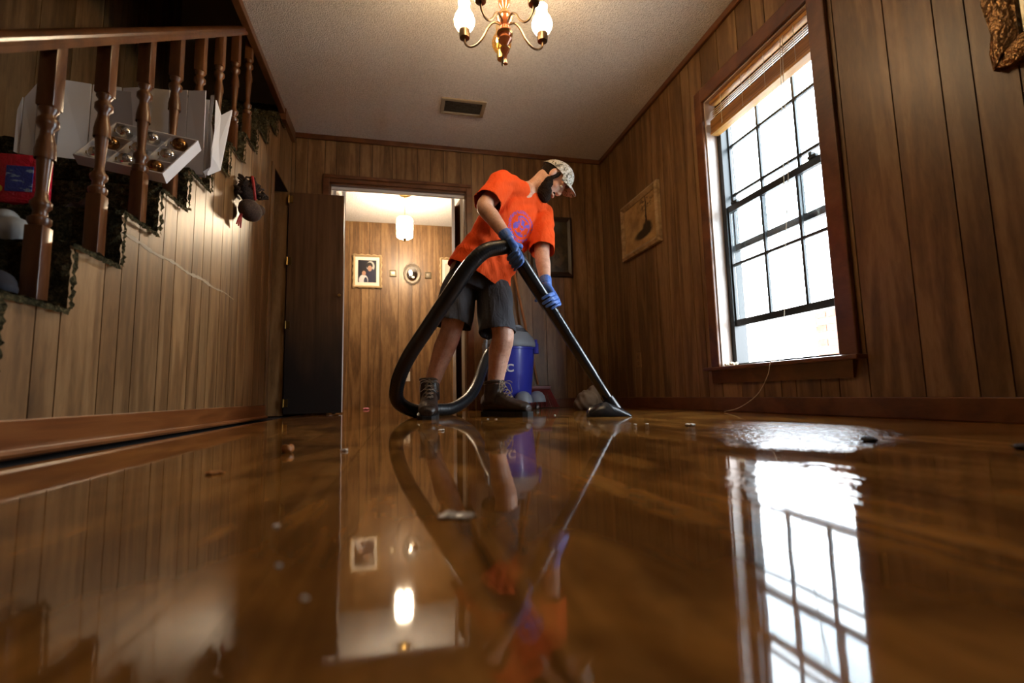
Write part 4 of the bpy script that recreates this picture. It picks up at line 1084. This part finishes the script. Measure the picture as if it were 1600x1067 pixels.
# boots
LEA = NT('dark_brown_leather'); LEA = LEA.P(color=LEA.ramp(LEA.noise(LEA.coord(), 30, 4), [(.3,(.016,.009,.006)),(.7,(.055,.033,.023))]), rough=.38, normal=LEA.bump(LEA.noise(LEA.coord(), 90, 3), .3, .006))
SOLE = plain('black_rubber_sole', (.012,.011,.010), .6)
LACE = plain('tan_boot_lace', (.22,.16,.11), .8)
def boot(an, heel, yaw, lift, name='boot'):
    """local: x forward from heel, z up; heel at origin"""
    heel = V((an.x - .088*math.cos(yaw), an.y - .088*math.sin(yaw), 0))
    M = Matrix.Translation(heel) @ Matrix.Rotation(yaw, 4, 'Z') @ Matrix.Translation((.28,0,0)) @ Matrix.Rotation(lift, 4, 'Y') @ Matrix.Translation((-.28,0,0)) @ Matrix.Scale(1.16, 4)
    inv = M.inverted(); al = inv @ an
    top = V((min(max(al.x, .04), .14), al.y*.6, .175))
    m = MB(); rings = []
    for x_, wv, z0, h in ((.004,.030,.02,.07),(.03,.038,.02,.09),(.08,.041,.02,.115),(.13,.043,.02,.115),(.17,.046,.02,.092),(.21,.050,.02,.075),(.25,.050,.02,.066),(.285,.042,.02,.056),(.305,.026,.02,.040)):
        c = V((x_, 0, z0+h*.45)); rings.append([c + V((0, wv*math.cos(a), h*.5*math.sin(a)*(1 if math.sin(a) > 0 else .9))) for a in [2*PI*j/18 for j in range(18)]])
    m.rings(rings); m.tube(*smooth_path([V((.075,0,.07)), V((.072,0,.11)), lerp(V((.072,0,.13)), top, .6), top], 4, [.052,.052,.051,.053]), 20)
    m.xf(M); bo = organic(m, name, LEA, man, .0055, 3, cut=[(M @ top, (M.to_3x3() @ V((0,0,1))).normalized(), .08)])
    # padded collar
    MB().tube([M @ (top + V((.050*math.cos(a), .050*math.sin(a), .002 + .006*math.cos(a)))) for a in [2*PI*j/20 for j in range(21)]], .010, 8).build('collar', LEA, bo, smooth=True)
    # sole
    out_ = [(.0,.022),(.01,.034),(.06,.042),(.12,.040),(.17,.046),(.22,.054),(.26,.053),(.295,.042),(.312,.022)]
    loop = [(x_, w_) for x_, w_ in out_] + [(x_, -w_) for x_, w_ in reversed(out_)]
    MB().rings([[M @ V((x_, y_, z_)) for x_, y_ in loop] for z_ in (.0, .026)]).build('sole', SOLE, bo)
    # laces
    m = MB()
    def surf(t): return lerp(V((.195,0,.088)), V((top.x+.054, 0, .172)), t)
    for i in range(6):
        t = i/5; c = surf(t); w_ = .022; d = V((.006,0,.008))
        for s in (-1, 1):
            c2 = surf(min(1, t+.17)); pts = [c + V((-.006, s*w_, -.004)), lerp(c, c2, .5) + d, c2 + V((-.006, -s*w_, -.004))]
            m.tube([M @ p for p in smooth_path(pts, 4)], .0028, 6)
    c = surf(1.0)
    for s in (-1, 1):
        m.tube([M @ p for p in smooth_path([c + V((.008,0,.0)), c + V((.02, s*.04, -.005)), c + V((.028, s*.048, -.05)), c + V((.018, s*.02, -.03)), c + V((.008,0,0))], 5)], .0024, 6)
        m.tube([M @ p for p in smooth_path([c + V((.008,0,.0)), c + V((.022, s*.03, .012)), c + V((.03, s*.05, .002))], 5)], .0022, 6)
    m.build('laces', LACE, bo, smooth=True)
    return bo
toe = P(665, 650, y=2.86); toe.z = 0
yawR = math.radians(-97); heelR = V((Ran.x - .0, 3.12, 0))
boot(Ran, heelR, yawR, math.radians(8))
heelL = V((.545, 2.96, 0))
boot(Lan, heelL, math.radians(-52), 0)

# ------------------------------------------------------------------ debris on the floor
FLK = plain('white_debris', (.7,.68,.62), .6); LEAF = plain('orange_leaf', (.45,.16,.02), .5); CLOD = plain('dark_mud', (.02,.013,.008), .6)
def flake(px, py, s, mat, name, label, cat, group=None, flat=.5, seed=0):
    p = P(px, py, z=0); rr = random.Random(seed+px); m = MB()
    for k in range(4): m.ell((p.x+rr.uniform(-s,s)*.5, p.y+rr.uniform(-s,s)*.5, s*flat*.5), (s*rr.uniform(.35,.6), s*rr.uniform(.35,.6), s*flat*.5), n=8, m=6)
    m.jitter(s*.07, px).build(name, mat, smooth=True, label=label, cat=cat, group=group)
for px, py, s, lab in ((540,705,.012,'small pale debris flake on the wet floor before the doorway'),
        (762,655,.008,'first of two tiny pale crumbs before the boot by the vacuum'), (775,655,.008,'second of two tiny pale crumbs before the boot by the vacuum'),
        (866,649,.010,'pale crumb on the floor between the boots and the nozzle'), (918,646,.014,'pale debris bit just behind the vacuum nozzle'),
        (993,664,.010,'pale crumb on the floor before the nozzle, nearer the man'), (1012,664,.012,'round pale crumb on the floor before the nozzle tip'),
        (1078,666,.022,'flat pale sliver on the floor between nozzle and window'), (690,673,.014,'pale wet bit on the floor in front of the raised boot'),
        (432,823,.005,'small blurred pale bit on the near floor left of centre'), (438,885,.004,'blurred pale speck on the near floor, second closest'), (475,936,.003,'blurred pale speck closest to the viewer')):
    flake(px, py, s, FLK, 'debris_flake', lab, 'debris', 'pale flakes on the wet floor')
flake(447, 708, .020, LEAF, 'leaf_scrap', 'orange leaf scrap standing in the wet nearer the doorway', 'leaf', flat=1.0)
flake(335, 741, .020, LEAF, 'leaf_scrap', 'flat orange leaf scrap on the wet floor nearer the stairs', 'leaf', flat=.25)
flake(1358, 690, .028, CLOD, 'mud_clod', 'dark clod of mud on the wet floor before the window', 'mud', flat=.45)
flake(1592, 702, .026, CLOD, 'mud_clod', 'dark clod of mud at the floor edge under the ornate mirror', 'mud', flat=.4)
flake(712, 807, .020, plain('foamy_scrap', (.35,.32,.28), .3), 'plastic_scrap', 'pale wet plastic scrap in the middle of the floor', 'scrap', flat=.2)
for px, py, lab in ((413,646,'white paint chip on the floor at the closet opening'), (522,646,'white paint chip on the floor at the free edge of the closet door'), (466,648,'white paint chip on the floor below the middle of the closet door')):
    flake(px, py, .022, FLK, 'paint_chip', lab, 'debris', 'paint chips by the closet door', flat=.3)
flake(572, 640, .04, plain('pink_scrap', (.7,.25,.35), .5), 'paper_scrap', 'pink paper scrap at the foot of the foyer wall', 'scrap', flat=.5)
